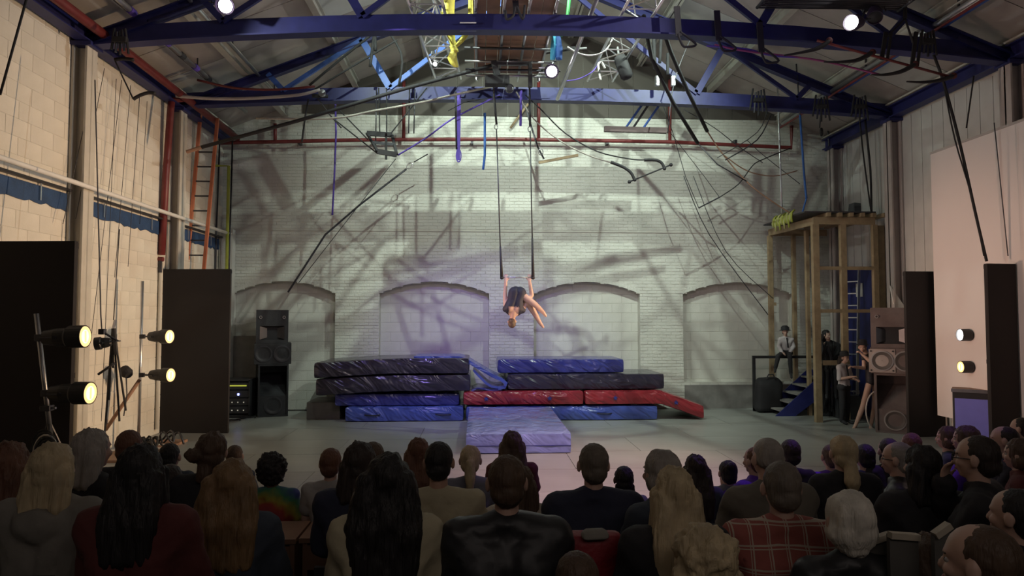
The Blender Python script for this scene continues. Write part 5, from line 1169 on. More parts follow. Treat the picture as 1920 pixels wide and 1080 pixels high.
# ---- hair templates (head local)
def cap_(m, k=1.0, up=0, back=.018, low=True):
    m.ell((0, -back - .006, .026 + up), (.084 * k, .095 * k, .093 * k))
    if low: m.ell((0, -back - .03, -.03), (.074 * k, .070 * k, .07 * k))
def hr_disp(amp, fx, fz, seed=0):
    def f(c, n): return n * amp * (noise.noise(V((c.x * fx + seed, c.y * fx, c.z * fz))) + .5 * noise.noise(V((c.x * fx * 2.3, c.y * fx * 2.3 + seed, c.z * fz * 2))))
    return f
def mk_hair(kind):
    m = MB(); v_ = .0085; r_ = .55; dsp = hr_disp(.008, 40, 8)
    if kind == 'short': cap_(m, .965, .002); m.ell((0, -.055, -.045), (.062, .045, .045)); dsp = hr_disp(.005, 50, 30)
    elif kind == 'crew': cap_(m, .965, -.003); dsp = hr_disp(.004, 60, 40)
    elif kind == 'thinning':
        m.ell((0, -.03, .0), (.080, .078, .060)); m.ell((0, -.02, .03), (.0765, .09, .083)); dsp = hr_disp(.003, 60, 30)
    elif kind == 'long': 
        cap_(m, 1.03); 
        for q in (-1, -.5, 0, .5, 1): m.cap((q * .055, -.055, -.02), (q * .075, -.095, -.20), .055, .052); m.cap((q * .075, -.095, -.20), (q * .07, -.11, -.33), .052, .042)
        for q in (-1, 1): m.cap((q * .078, -.01, -.0), (q * .092, -.02, -.17), .030, .03)
        dsp = hr_disp(.013, 55, 4)
    elif kind == 'wavy':
        cap_(m, 1.10)
        for q in (-1, -.5, 0, .5, 1): m.cap((q * .065, -.05, -.0), (q * .10, -.085, -.19), .065, .065); m.cap((q * .10, -.085, -.19), (q * .105, -.11, -.36), .065, .045)
        dsp = hr_disp(.015, 26, 12)
    elif kind == 'bob':
        cap_(m, 1.10); m.ell((0, -.03, -.04), (.100, .085, .085)); dsp = hr_disp(.010, 40, 6)
    elif kind == 'white_bob':
        cap_(m, 1.10); m.ell((0, -.03, -.035), (.102, .09, .085)); m.ell((0, -.05, -.10), (.06, .05, .035)); dsp = hr_disp(.010, 28, 12)
    elif kind == 'medium':
        cap_(m, 1.06)
        for q in (-1, 0, 1): m.cap((q * .05, -.05, -.02), (q * .07, -.075, -.17), .06, .045)
        dsp = hr_disp(.013, 45, 6)
    elif kind == 'ponytail':
        cap_(m, .99); m.ell((0, -.125, .0), (.030, .03, .03)); m.cap((0, -.13, .0), (0, -.15, -.10), .034, .042); m.cap((0, -.15, -.10), (0, -.14, -.24), .042, .02); dsp = hr_disp(.008, 50, 6)
    elif kind == 'lowpony':
        cap_(m, 1.03); m.cap((0, -.10, -.06), (0, -.13, -.17), .04, .05); m.cap((0, -.13, -.17), (0, -.13, -.25), .05, .025); dsp = hr_disp(.009, 45, 8)
    elif kind == 'bun':
        cap_(m, 1.0); m.ell((0, -.095, .075), (.042, .042, .04)); dsp = hr_disp(.008, 40, 12)
    elif kind == 'lowbun':
        cap_(m, 1.06); m.ell((-.075, -.10, -.01), (.055, .045, .045)); m.cap((0, -.06, -.03), (-.02, -.085, -.14), .055, .04); dsp = hr_disp(.014, 35, 12)
    elif kind == 'afro':
        m.ell((0, -.028, .03), (.112, .105, .108)); m.ell((0, -.04, -.03), (.10, .085, .08)); dsp = hr_disp(.022, 38, 38); r_ = .8
    elif kind == 'curly':
        m.ell((0, -.028, .02), (.118, .115, .112)); m.ell((0, -.04, -.06), (.125, .095, .09)); dsp = hr_disp(.024, 24, 20); r_ = .8
    elif kind == 'braids':
        cap_(m, .99); dsp = hr_disp(.006, 60, 60)
        for q in (-.075, -.05, .05, .075): m.cap((q, -.04, -.05), (q * 1.05, -.05, -.13), .011, .011); m.ell((q * 1.05, -.05, -.14), (.012, .012, .012))
    return finish(m, 'hair', v_, r_, 2, dsp)
HAIR = {}
def hairm(k):
    if k not in HAIR: HAIR[k] = mk_hair(k)
    return HAIR[k]
# ---- chair template
def mk_chair():
    q = {}
    q['seat'] = MB().bb(-.22, .22, -.20, .22, .42, .45).mesh('seat'); q['seat'].materials.append(m_bplas)
    q['backrest'] = MB().add([], []).bb(-.17, .17, -.235, -.21, .52, .74).mesh('backrest'); q['backrest'].materials.append(m_bplas)
    q['leg'] = MB().tube([(0, 0, 0), (0, 0, .42)], .012, 6).mesh('leg'); q['leg'].materials.append(m_dsteel)
    q['back_frame'] = MB().tube([(0, 0, .42), (0, -.02, .74)], .012, 6).mesh('back_frame'); q['back_frame'].materials.append(m_dsteel); return q
CH = mk_chair()
def chair(x, y, z, h, yaw, label):
    t = thing('audience_chair', label, 'chair', (x, y, z), 'audience chairs under the spectators', rz=yaw); t.scale = (1, 1, h / .45)
    inst('seat', CH['seat'], t, None); inst('backrest', CH['backrest'], t, None)
    for a in (-.2, .2):
        inst('back_frame', CH['back_frame'], t, None, (a * .8, -.2, 0))
        for b_ in (-.18, .2): inst('leg', CH['leg'], t, None, (a, b_, 0))
    return t
# ---- seating platform
PLZ = 0.2
t = thing('seating_platform', 'low black platform under the audience chairs', 'platform', (1.2, 2.2, 0))
k = 0; x = XL + .4
while x < XR - .5:
    for y in (-.6, 1.6, 3.8):
        MB().bb(x + .005, min(x + 2.0, XR - .4) - .005, y + .005, min(y + 2.2, 5.0) - .005, .17, PLZ).build('deck_sheet', m_black, t)
    x += 2.0
MB().bb(XL + .42, XR - .42, -.58, 4.98, .0, .17).build('base', m_black, t)
rep_tab = []
HW = {'short': .168, 'crew': .163, 'thinning': .162, 'long': .185, 'wavy': .21, 'bob': .20, 'white_bob': .20, 'medium': .19, 'ponytail': .168, 'lowpony': .172, 'bun': .17, 'lowbun': .178, 'afro': .23, 'curly': .26, 'braids': .168}
def person(label, px, py, wpx, kind, hair, hc, top, tm, yaw=0.0, skin='pale', s=None, dist=None, bottoms=None, hood=None, glasses=False, face=False, tilt=0.0):
    s = s or {'man': 1.0, 'man_chin': 1.0, 'woman': .95, 'woman_clap': .95, 'child': .80}[kind]
    d = BODY[kind]; J = d['J']; hs = J['hs']
    Y = dist or HW[hair] * s * hs * F / wpx
    htop = J['head'].z * s + .112 * s * hs + (.03 if hair in ('afro', 'curly') else .008) * s
    p = W(px, py, Y); seat = p.z - htop
    # head offset forward of the hips
    off = Matrix.Rotation(yaw, 3, 'Z') @ V((0, J['head'].y * s, 0)); loc = V((p.x - off.x, p.y - off.y, seat))
    t = thing('person', label, 'person', loc, rz=yaw); t.scale = (s, s, s)
    b_ = inst('body', d['body'], t, SK[skin]); inst('top', d[top], t, tm); inst('trousers', d['trousers'], t, bottoms or M_('cloth_jeans')); inst('shoe', d['shoe_l'], t, m_black); inst('shoe', d['shoe_r'], t, m_black)
    h = inst('hair', hairm(hair), t, HC[hc], J['head'] + V((0, 0, 0)), rot=(tilt, 0, 0), scl=(hs, hs, hs))
    if face: face_parts(t, J['head'], None, hs)
    if glasses:
        m = MB()
        for q in (-1, 1):
            c = J['head'] + V((q * .031, .098, -.004)) * hs; m.tube([c + V((.022 * math.cos(a), 0, .017 * math.sin(a))) for a in [i * .7 for i in range(10)]], .0025, 5); m.tube([c + V((q * .022, 0, 0)), J['head'] + V((q * .08, .0, .0)) * hs], .0025, 5)
        me = m.mesh('glasses'); me.materials.append(m_black); inst('glasses', me, t, None)
    fz = PLZ if p.y < 4.9 else 0.0; h_ = seat - fz
    rep_tab.append((label[:34], round(p.x, 2), round(p.y, 2), round(p.z, 2), 'seat', round(h_, 2)))
    if h_ > .12: chair(loc.x, loc.y, fz, h_ - .004, yaw, 'black chair under the ' + ' '.join(label.split()[:12]))
    return t
cj = cloth('jeans', (0.035, 0.04, 0.07)); cb = cloth('black', (0.018, 0.017, 0.02)); cgrey = cloth('grey_marl', (0.20, 0.185, 0.16)); ccream = cloth('cream', (0.42, 0.37, 0.25)); cmar = cloth('maroon', (0.10, 0.022, 0.02)); cnavy = cloth('navy', (0.022, 0.025, 0.05)); cpurp = cloth('purple', (0.10, 0.03, 0.36)); cwhite = cloth('white', (0.36, 0.34, 0.32)); cslate = cloth('slate', (0.04, 0.05, 0.07)); colive = cloth('olive', (0.13, 0.115, 0.09)); cblue = cloth('royal', (0.04, 0.035, 0.22)); cgb = cloth('grey_blue', (0.16, 0.16, 0.20)); clea = mat('black_leather', (0.02, 0.02, 0.022), 0.5, bump=0.06, bscale=8)
def tiedye():
    m = mat('tie_dye', (0.2, 0.2, 0.2), 0.85); N, L, b = nodes(m); tc = N['Texture Coordinate']
    mp = N.new('ShaderNodeMapping'); mp.inputs['Location'].default_value = (0.02, 0, -.31); gr = N.new('ShaderNodeTexGradient'); gr.gradient_type = 'SPHERICAL'; mp.inputs['Scale'].default_value = (1, 0, 1); sc = N.new('ShaderNodeMapping'); sc.inputs['Scale'].default_value = (2.4, 2.4, 2.4)
    nz = N.new('ShaderNodeTexNoise'); nz.inputs['Scale'].default_value = 14; ad = N.new('ShaderNodeMath'); ad.operation = 'MULTIPLY_ADD'; ad.inputs[1].default_value = .25
    rp = N.new('ShaderNodeValToRGB'); cr = rp.color_ramp; cols = [(0, (.03, .03, .10)), (.25, (.04, .05, .22)), (.4, (.06, .22, .10)), (.55, (.35, .30, .04)), (.68, (.35, .05, .03)), (.8, (.30, .04, .05)), (.92, (.35, .28, .06))]
    cr.elements[0].position = 0; cr.elements[0].color = (*cols[0][1], 1); cr.elements[1].position = cols[-1][0]; cr.elements[1].color = (*cols[-1][1], 1)
    for p_, c in cols[1:-1]: e = cr.elements.new(p_); e.color = (*c, 1)
    L.new(tc.outputs['Object'], mp.inputs['Vector']); L.new(mp.outputs['Vector'], sc.inputs['Vector']); L.new(sc.outputs['Vector'], gr.inputs['Vector']); L.new(tc.outputs['Object'], nz.inputs['Vector'])
    L.new(nz.outputs['Fac'], ad.inputs[0]); L.new(gr.outputs['Fac'], ad.inputs[2]); L.new(ad.outputs[0], rp.inputs['Fac']); L.new(rp.outputs['Color'], b.inputs['Base Color']); return m
def plaid():
    m = mat('plaid_shirt', (0.3, 0.05, 0.04), 0.85); N, L, b = nodes(m); tc = N['Texture Coordinate']; sp = N.new('ShaderNodeSeparateXYZ'); L.new(tc.outputs['Object'], sp.inputs[0]); outs = []
    for ax, fr in (('X', 13.0), ('Z', 11.0)):
        for ph, th in ((0, .92), (.16, .955)):
            a = N.new('ShaderNodeMath'); a.operation = 'MULTIPLY_ADD'; a.inputs[1].default_value = fr; a.inputs[2].default_value = ph + 50; L.new(sp.outputs[ax], a.inputs[0])
            f = N.new('ShaderNodeMath'); f.operation = 'FRACT'; L.new(a.outputs[0], f.inputs[0]); g_ = N.new('ShaderNodeMath'); g_.operation = 'GREATER_THAN'; g_.inputs[1].default_value = th; L.new(f.outputs[0], g_.inputs[0]); outs.append(g_)
    mx = outs[0]
    for o_ in outs[1:]:
        q = N.new('ShaderNodeMath'); q.operation = 'MAXIMUM'; L.new(mx.outputs[0], q.inputs[0]); L.new(o_.outputs[0], q.inputs[1]); mx = q
    mix = N.new('ShaderNodeMix'); mix.data_type = 'RGBA'; mix.inputs['A'].default_value = (.27, .075, .06, 1); mix.inputs['B'].default_value = (.40, .33, .26, 1); L.new(mx.outputs[0], mix.inputs['Factor']); L.new(mix.outputs['Result'], b.inputs['Base Color']); return m
def floral():
    m = mat('floral_cloth', (0.5, 0.45, 0.38), 0.85); N, L, b = nodes(m); vo = N.new('ShaderNodeTexVoronoi'); vo.inputs['Scale'].default_value = 22; rp = N.new('ShaderNodeValToRGB'); rp.color_ramp.interpolation = 'CONSTANT'
    rp.color_ramp.elements[0].color = (.05, .05, .05, 1); rp.color_ramp.elements[1].color = (.42, .37, .30, 1); rp.color_ramp.elements[1].position = .32
    L.new(N['Texture Coordinate'].outputs['Object'], vo.inputs['Vector']); L.new(vo.outputs['Distance'], rp.inputs['Fac']); L.new(rp.outputs['Color'], b.inputs['Base Color']); return m
mtd, mpl, mfl = tiedye(), plaid(), floral()
P = person
# label, head centre px, head top px, head width px ...
P('woman with long auburn hair and cream top at the left edge', 22, 826, 74, 'woman', 'long', 'auburn', 'jacket', ccream, dist=3.4, s=1.05)
P('blonde woman in a grey hooded sweatshirt, second from left in the near row', 104, 829, 72, 'woman', 'medium', 'blonde', 'hoodie', cgrey)
P('woman with long fair grey hair and dark jacket, in front of the left black flats', 177, 803, 60, 'woman', 'medium', 'grey', 'jacket', cb, yaw=-.4)
P('woman with very long black hair in a maroon jacket, near row left', 268, 831, 78, 'woman', 'long', 'black', 'jacket', cmar)
P('spectator with auburn hair behind the woman with long black hair', 245, 804, 44, 'woman', 'short', 'auburn', 'jacket', cb)
P('child in a purple top behind the maroon jacket', 320, 868, 46, 'child', 'short', 'dark', 'jacket', cpurp)
P('child with short dark hair and fur collared coat at the stage edge, left', 320, 829, 36, 'child', 'short', 'black', 'hoodie', cslate)
P('woman with dark hair in a low bun and black top, left of centre', 400, 809, 52, 'woman', 'lowbun', 'brown', 'jacket', cb)
P('small child with brown hair behind the woman with the low bun', 441, 833, 30, 'child', 'short', 'brown', 'tee', cslate)
P('woman with long curly brown hair in a dark blue top, near row', 437, 861, 76, 'woman', 'wavy', 'curly', 'jacket', cslate)
P('child with round black afro hair in a tie dye shirt', 512, 846, 55, 'child', 'afro', 'black', 'tee', mtd, skin='dark', s=.84)
P('boy with short brown hair in a pale t-shirt, centre left', 621, 838, 41, 'child', 'short', 'auburn', 'tee', cwhite, s=.84)
P('woman with dark shoulder length hair in navy, left of the woman in cream', 676, 827, 62, 'woman', 'medium', 'dark', 'jacket', cnavy)
P('spectator with brown hair just behind the woman in navy', 700, 826, 44, 'woman', 'short', 'brown', 'jacket', cb)
P('woman with thick black hair in a loose cream top, near row centre', 728, 850, 88, 'woman', 'wavy', 'black', 'jacket', ccream)
P('girl with long dark red hair left of the man in white', 785, 820, 44, 'child', 'long', 'auburn', 'tee', cb, s=.88)
P('person with short black hair in a white t-shirt, centre', 823, 825, 55, 'man', 'short', 'black', 'tee', ccream, skin='warm', s=.95)
P('blonde girl with a ponytail in a pale blue top', 882, 833, 40, 'child', 'ponytail', 'blonde', 'tee', cgb, s=.88)
P('girl with long brown hair and maroon top before the blue landing mat', 960, 807, 42, 'child', 'long', 'brown', 'tee', cmar, s=.92)
P('woman in a floral top mostly hidden behind the man in black leather', 976, 872, 52, 'woman', 'medium', 'brown', 'jacket', mfl)
P('man with dark brown hair in a black leather jacket, near row centre', 950, 849, 74, 'man', 'short', 'brown', 'jacket', clea)
P('man with short grey hair and dark high collared jacket, centre', 1112, 828, 58, 'man', 'short', 'gb', 'jacket', cnavy)
P('small child with beaded black braids before the open floor', 1169, 872, 36, 'child', 'braids', 'black', 'tee', cgb, skin='dark', s=.78)
P('elderly woman with a fair grey bob, head turned left', 1236, 843, 70, 'woman', 'bob', 'grey', 'jacket', cslate, yaw=.5, face=True)
P('woman with long straight blonde hair and black top', 1262, 872, 78, 'woman', 'long', 'blonde', 'jacket', cb)
P('girl with long dark hair and purple sheen, right of the fair grey bob', 1303, 851, 44, 'child', 'long', 'dark', 'tee', cslate, s=.88)
P('small child with a topknot and grey blue coat', 1364, 862, 34, 'child', 'bun', 'black', 'jacket', cgb, s=.78)
P('woman in purple clapping beside the bald headed man', 1414, 836, 38, 'woman_clap', 'short', 'auburn', 'jacket', cpurp, yaw=.5, face=True)
P('man with thin white hair in an olive grey coat', 1437, 817, 56, 'man', 'thinning', 'grey', 'jacket', colive, yaw=.15)
P('child with dark purple lit hair behind the olive grey coat', 1480, 822, 38, 'child', 'short', 'dark', 'tee', cb, s=.9)
P('man with grey brown hair in a red plaid shirt, near row right', 1463, 861, 72, 'man', 'short', 'gb', 'jacket', mpl, yaw=-.1)
P('woman with a mop of curly blonde hair at the bottom, right of centre', 1318, 975, 128, 'woman', 'curly', 'blonde', 'tee', cwhite)
P('child with short dark hair cut off by the bottom edge, centre', 1080, 1029, 84, 'child', 'short', 'brown', 'tee', cb)
P('woman with rounded white hair and dark leather jacket, near right', 1588, 920, 92, 'woman', 'white_bob', 'white', 'jacket', clea)
P('child with purple lit face left of the fair ponytail', 1556, 832, 34, 'child', 'short', 'brown', 'tee', cpurp, s=.9)
P('woman with fair hair in a low ponytail with a dark band and black jacket', 1578, 815, 48, 'woman', 'lowpony', 'blonde', 'jacket', cb)
P('child with dark hair in a blue top, right of the fair ponytail', 1620, 831, 35, 'child', 'short', 'black', 'tee', cblue, s=.9)
P('grey haired man with glasses in a leather jacket, turned left', 1680, 827, 46, 'man', 'short', 'grey', 'jacket', clea, yaw=.9, glasses=True, face=True)
P('spectator with dark hair behind the man with glasses and grey hair', 1664, 820, 36, 'child', 'short', 'dark', 'jacket', cb, s=.92)
P('spectator with reddish brown hair before the grey speakers', 1707, 810, 34, 'child', 'short', 'auburn', 'jacket', cb, s=.92)
P('person with straight black hair and red collar, right of the white haired woman', 1725, 833, 64, 'man', 'medium', 'black', 'jacket', cb)
P('woman with brown hair in profile before the blue fronted case, left one', 1774, 799, 36, 'woman', 'bob', 'brown', 'tee', cslate, yaw=.9, face=True)
P('woman with brown hair in profile before the blue fronted case, right one', 1808, 798, 42, 'woman_clap', 'bob', 'brown', 'jacket', cpurp, yaw=.9, face=True)
P('man with glasses and dark hair in black, chin on hand, right', 1828, 814, 62, 'man_chin', 'short', 'dark', 'jacket', cb, yaw=.8, glasses=True, face=True)
P('man in profile with dark hair by the far right black flat', 1880, 797, 38, 'man', 'crew', 'dark', 'jacket', cb, yaw=1.0, face=True)
P('woman with brown hair and maroon top at the right edge', 1908, 822, 50, 'woman', 'bob', 'brown', 'jacket', cmar, yaw=.8, face=True)
P('spectator at the very right edge holding hands up', 1912, 782, 30, 'woman_clap', 'short', 'dark', 'jacket', cslate, yaw=.7)
P('balding man in profile at the bottom right, ear showing', 1832, 977, 105, 'man', 'crew', 'brown', 'jacket', cb, yaw=.7, face=True)
P('dark haired person cut off by the right edge, near row', 1900, 913, 74, 'man', 'short', 'black', 'jacket', cb, yaw=.6)
P('woman with brown hair at the bottom edge, right of the white haired woman', 1741, 998, 88, 'woman', 'medium', 'brown', 'jacket', cb)
for r_ in rep_tab: print(r_)
# hair tie, red jacket over chair, canvas chairs, phone, benches
def near(px, py, Y): return W(px, py, Y)
t = thing('red_jacket', 'red padded jacket hung over the chair back behind the high collared man', 'jacket', W(1105, 1030, 2.95))
def jw(p): return p + V((0, .04 * noise.noise(p * 6), .012 * math.sin(p.z * 60)))
a, b_ = W(1043, 1003, 2.95), W(1168, 1085, 2.95); softbox(a.x, b_.x, 2.93, 3.02, b_.z - .2, a.z, .04, .02, jw).build('shell', mat('red_padding', (0.22, 0.012, 0.02), .6, bump=.3), t, smooth=True)
a = W(1112, 1003, 2.9); softbox(a.x - .05, a.x + .07, 2.88, 2.95, a.z - .03, a.z + .03, .025, .02, jw).build('lining', cgrey, t, smooth=True)
for k, (q0, q1, q2, lb) in enumerate((((1622, 1018), (1668, 1003), (1669, 1080), 'left'), ((1668, 1003), (1722, 1007), (1722, 1080), 'middle'), ((1752, 1004), (1780, 984), (1782, 1080), 'right'))):
    Yc = 2.55; t = thing('canvas_screen', 'grey canvas chair back with cream top edge, %s of three, near right' % lb, 'chair back', W(q0[0], q0[1], Yc), 'canvas chair backs with cream edges')
    a, b_ = W(q0[0], q0[1], Yc - .1 * k), W(q1[0], q1[1], Yc - .1 * k)
    MB().prism([a, b_, V((b_.x, b_.y, PLZ)), V((a.x, a.y, PLZ))], 'y', (0, .02, 0)).build('canvas', mat('grey_canvas', (0.10, 0.095, 0.085), .9), t)
    MB().bar(a, b_, .03, .022).build('top_edge', mat('cream_edge', (0.42, 0.37, 0.29), .7), t)
t = thing('phone', 'mobile phone with a lit white screen held up at the right', 'phone', W(1865, 872, 4.0))
c = W(1865, 872, 3.95); MB().box(c, (.016, .06, .12)).build('case', m_bplas, t); MB().box(c + V((-.009, -.005, 0)), (.004, .05, .10)).build('screen', mat('phone_screen', (.8, .8, .9), emit=(.75, .8, 1), es=1.6), t)
for lb, px0, px1, py, Y in (('low wooden bench under the tie dye shirt child', 470, 562, 1003, 4.4), ('low wooden bench under the boy in the pale t-shirt', 568, 655, 1000, 4.4)):
    a, b_ = W(px0, py, Y), W(px1, py, Y); t = thing('wooden_bench', lb, 'bench', ((a.x + b_.x) / 2, Y + .1, PLZ)); z = a.z
    MB().bb(a.x, b_.x, Y - .1, Y + .28, z - .03, z).build('seat_board', m_ply, t)
    for x in (a.x + .02, b_.x - .04): MB().bb(x, x + .03, Y - .08, Y + .26, PLZ, z - .03).build('end_board', m_ply, t)
    MB().bb(a.x + .05, b_.x - .04, Y - .09, Y - .07, z - .2, z - .05).build('apron', m_ply, t)
# ================================================================== PERFORMERS
def figure(name, label, J, tops, skin='pale', s=1.0, voxel=.009, hair=None, hc='dark', base=None, face=True, voxc=.011):
    base = V(base) if base else (J['al'] + J['ar']) / 2; t = thing('person', label, 'person', base)
    sh = lambda me: me
    m = MB(); limbs(m, J, ALLP, 0, s); me = finish(m, 'body', voxel, .35); 
    for v in me.vertices: v.co -= base
    inst('body', me, t, SK[skin])
    for nm, parts, k, mt, extra in tops:
        m = MB(); limbs(m, J, parts, k, s)
        if extra: extra(m)
        me = finish(m, nm, voxc, .5, 3, fold(4, .004))
        for v in me.vertices: v.co -= base
        inst(nm, me, t, mt)
    hR = J.get('hR', Matrix.Identity(3)); hs = J.get('hs', 1) * s
    if hair:
        o = inst('hair', hairm(hair), t, HC[hc], J['head'] - base); o.rotation_euler = hR.to_euler(); o.scale = (hs, hs, hs)
    if face: face_parts(t, J['head'] - base, hR, hs)
    return t
def rot(yaw, pitch=0, roll=0): return Matrix.Rotation(yaw, 3, 'Z') @ Matrix.Rotation(pitch, 3, 'X') @ Matrix.Rotation(roll, 3, 'Y')
# aerialist
A = lambda px, py, dy=0: W(px, py, AY + dy)
J = dict(w=.96, pel=A(970, 549, -.02), chest=A(963, 577, -.03), neck=A(962, 591, -.02), head=A(960, 604, .03), hR=rot(R(-8), R(12), R(176)), hs=.92,
         sl=A(949, 579, -.02), sr=A(979, 581, -.0), el=A(947, 553, .02), er=A(997, 553, .03), wl=A(948.5, 527, .0), wr=A(993, 527, .0),
         hl=A(967, 545, .0), hr=A(975, 546, .03), kl=A(1003, 571, -.04), kr=A(1001, 585, .10), al=A(1019, 586, -.02), ar=A(1013, 606, .12), tl=A(1023, 592, .0), tr=A(1018, 613, .13),
         dl=V((0, 0, 1)), dr=V((0, 0, 1)), nl=V((0, 1, .2)), nr=V((0, 1, .2)), curl=1.1)
t = figure('person', 'aerialist in a dark leotard hanging upside down from the trapeze', J, [('leotard', ('torso',), .008, mat('leotard_navy', (0.012, 0.012, 0.03), .7), lambda m: [m.cap(J['hl'], J['hl'].lerp(J['kl'], .15), .085, .08), m.cap(J['hr'], J['hr'].lerp(J['kr'], .15), .085, .08)])], s=.95, hair='short', hc='brown', base=A(970, 560), face=True)
leo = [c for c in t.children if c.name.startswith('leotard')][0]
# bare upper back: drop leotard faces near the shoulders on the camera side
import bmesh
bm = bmesh.new(); bm.from_mesh(leo.data); ch = J['chest'] - t.location; nk = J['neck'] - t.location
kill = [f for f in bm.faces if (lambda c: c.y < ch.y + .02 and c.z < ch.z + .02 and abs(c.x - ch.x) < .095)(f.calc_center_median())]
kill += [f for f in bm.faces if f not in set(kill) and (f.calc_center_median() - nk).length < .085]
bmesh.ops.delete(bm, geom=list(set(kill)), context='FACES'); bm.to_mesh(leo.data); bm.free()
# girl with hat standing
def hat(t, c, Rm=None, s=1.0, mt=None):
    base = t.location; Rm = Rm or Matrix.Identity(3); up = Rm @ V((0, -.1, 1)); o = MB().lathe([(.001, .10), (.05, .105), (.085, .07), (.088, .01), (.125, .0), (.13, -.006), (.08, -.008)], V(c) + up * .045 * s, up, 22).build('bowler_hat', mt or m_black, t, smooth=True)
def tie(t, J, s=1.0):
    f = J['fw']; MB().bar(J['neck'] + f * .075 * s, J['chest'].lerp(J['pel'], .5) + f * .135 * s, .04 * s, .012, up=f).build('necktie', m_black, t)
def stand(cx, cy, h, yaw, **kw):
    Rz = Matrix.Rotation(yaw, 3, 'Z'); s = h / 1.66; q = lambda x, y, z: V((cx, cy, 0)) + Rz @ V((x * s, y * s, z * s))
    J = dict(w=.85, pel=q(0, 0, .88), chest=q(0, .0, 1.20), neck=q(0, 0, 1.38), head=q(0, .03, 1.55), sl=q(-.155, 0, 1.33), sr=q(.155, 0, 1.33), el=q(-.20, .02, 1.06), er=q(.20, .02, 1.06), wl=q(-.12, .2, 1.0), wr=q(.12, .2, 1.02),
             hl=q(-.08, 0, .86), hr=q(.08, 0, .86), kl=q(-.09, .02, .47), kr=q(.09, .02, .47), al=q(-.09, -.01, .08), ar=q(.09, -.01, .08), tl=q(-.11, .12, .03), tr=q(.11, .12, .03), hR=Rz, fw=Rz @ V((0, 1, 0)), curl=.7)
    for k_, v_ in kw.items(): J[k_] = q(*v_) if isinstance(v_, tuple) else v_
    J['dl'] = J['wl'] - J['el']; J['dr'] = J['wr'] - J['er']; return J, s
cshirt = cloth('shirt_white', (0.46, 0.42, 0.43))
c = WZ(1580, 787, 0); cy = 13.2; cx = W(1580, 600, 13.2).x; hh = W(1580, 662, 13.2).z
J, s = stand(cx, cy, hh, R(205), wl=(-.08, .26, 1.06), el=(-.19, .06, 1.07), wr=(.05, .24, 1.12), el_=0)
t = figure('person', 'girl in a white shirt, dark tie and bowler hat standing by the grey speakers', J, [('shirt', ('torso', 'arms'), .014, cshirt, None), ('trousers', ('legs', 'shins'), .014, cb, lambda m: m.cap(J['hl'], J['hr'], .11 * s, .11 * s)), ('shoe', ('footl',), .008, m_black, None), ('shoe', ('footr',), .008, m_black, None)], s=s, hair='ponytail', hc='dark', base=(cx, cy, 0)); hat(t, J['head'], J['hR'], s * 1.05); tie(t, J, s)
# dancer with hoop
cy = 12.75; f0 = W(1606, 802, cy); cx = W(1636, 600, cy).x; hh = W(1620, 640, cy).z
J, s = stand(cx, cy, hh * 1.02, R(160))
g_ = lambda px, py, dy=0: W(px - 4, py, cy + dy)
J.update(pel=g_(1640, 715), chest=g_(1636, 680), neck=g_(1629, 665), head=g_(1621, 651, -.02), hR=rot(R(150), R(-6)), sl=g_(1648, 672), sr=g_(1624, 671), er=g_(1624, 690, -.05), wr=g_(1606, 688, -.12), el=g_(1634, 676, -.2), wl=g_(1620, 664, -.13),
         hl=g_(1646, 722), hr=g_(1633, 722), kr=g_(1622, 762, -.03), ar=g_(1608, 798, -.0), tr=g_(1603, 806, -.08), kl=g_(1644, 765, .05), al=g_(1637, 797, .05), tl=g_(1636, 803, -.1), w=.78, hs=.95)
J['dl'] = V((-.6, 0, .6)); J['dr'] = V((-1, 0, .1)); 
t = figure('person', 'dancer in a black leotard leaning out from behind the grey speakers with hoop', J, [('leotard', ('torso',), .010, mat('leotard_black', (0.015, 0.013, 0.018), .6), None)], s=.9, hair='bun', hc='dark', base=(cx, cy, 0)); hat(t, J['head'] + V((0, 0, .01)), J['hR'], .9)
hp = thing('hoop', 'white hoop standing at the feet of the dancer', 'hoop', g_(1645, 770, -.1))
c = g_(1648, 770, -.12); MB().tube([c + V((.25 * math.cos(a), .06 * math.cos(a), .37 * math.sin(a))) for a in [i * math.pi / 14 for i in range(29)]], .014, 8).build('ring', mat('pale_tape', (0.6, 0.55, 0.5), .5), hp, smooth=True)
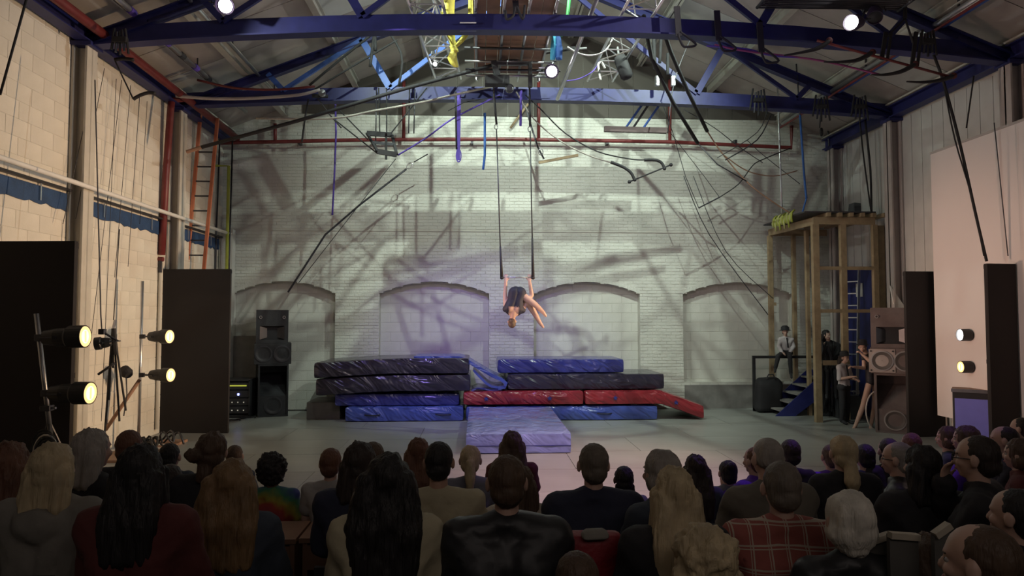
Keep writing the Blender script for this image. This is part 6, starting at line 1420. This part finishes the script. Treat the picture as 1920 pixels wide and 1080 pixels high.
# boy on the rail
cy = 15.02; q = lambda px, py, dy=0: W(px, py, cy + dy)
J = dict(w=.8, pel=q(1474, 661, .02), chest=q(1474, 643), neck=q(1473, 633), head=q(1472, 622, -.03), hR=rot(R(168)), hs=.98, sl=q(1484, 637), sr=q(1463, 637), el=q(1488, 650, -.02), er=q(1460, 650, -.02), wl=q(1480, 662, -.14), wr=q(1466, 660, -.16),
         hl=q(1479, 662), hr=q(1469, 662), kl=q(1481, 668, -.36), kr=q(1459, 668, -.34), al=q(1483, 700, -.34), ar=q(1454, 690, -.30), tl=q(1484, 708, -.44), tr=q(1453, 697, -.40), fw=V((0, -1, 0)), dl=V((-.3, -.6, -.4)), dr=V((.3, -.6, -.4)))
t = figure('person', 'boy in a white shirt, black tie and bowler hat sitting on the black railing', J, [('shirt', ('torso', 'arms', 'forearms'), .016, cshirt, None), ('trousers', ('legs', 'shins'), .014, cb, lambda m: m.cap(J['hl'], J['hr'], .09, .09)), ('shoe', ('footl',), .008, m_black, None), ('shoe', ('footr',), .008, m_black, None)], s=.78, hair='short', hc='dark', base=q(1474, 667)); hat(t, J['head'], J['hR'], .8); tie(t, J, .78)
# dark clothed person inside tower
cy = 14.35; q = lambda px, py, dy=0: W(px, py, cy + dy)
J = dict(w=.9, pel=q(1558, 690), chest=q(1557, 655), neck=q(1554, 641), head=q(1550, 628, -.05), hR=rot(R(200), R(-8)), hs=1.0, sl=q(1570, 648), sr=q(1544, 648), el=q(1572, 668, -.1), er=q(1540, 662, -.15), wl=q(1556, 680, -.25), wr=q(1545, 650, -.25),
         hl=q(1566, 693), hr=q(1550, 693), kl=q(1568, 698, -.40), kr=q(1550, 698, -.40), al=q(1568, 740, -.40), ar=q(1550, 740, -.40), tl=q(1568, 746, -.5), tr=q(1550, 746, -.5), dl=V((-.3, -.6, -.1)), dr=V((0, -.3, .6)))
t = figure('person', 'performer in black with a dark cap crouching inside the timber tower', J, [('jacket', ('torso', 'arms', 'forearms'), .02, cb, None), ('trousers', ('legs', 'shins'), .014, cb, lambda m: m.cap(J['hl'], J['hr'], .11, .11)), ('shoe', ('footl',), .008, m_black, None), ('shoe', ('footr',), .008, m_black, None)], s=.9, hair='medium', hc='black', base=q(1558, 700))
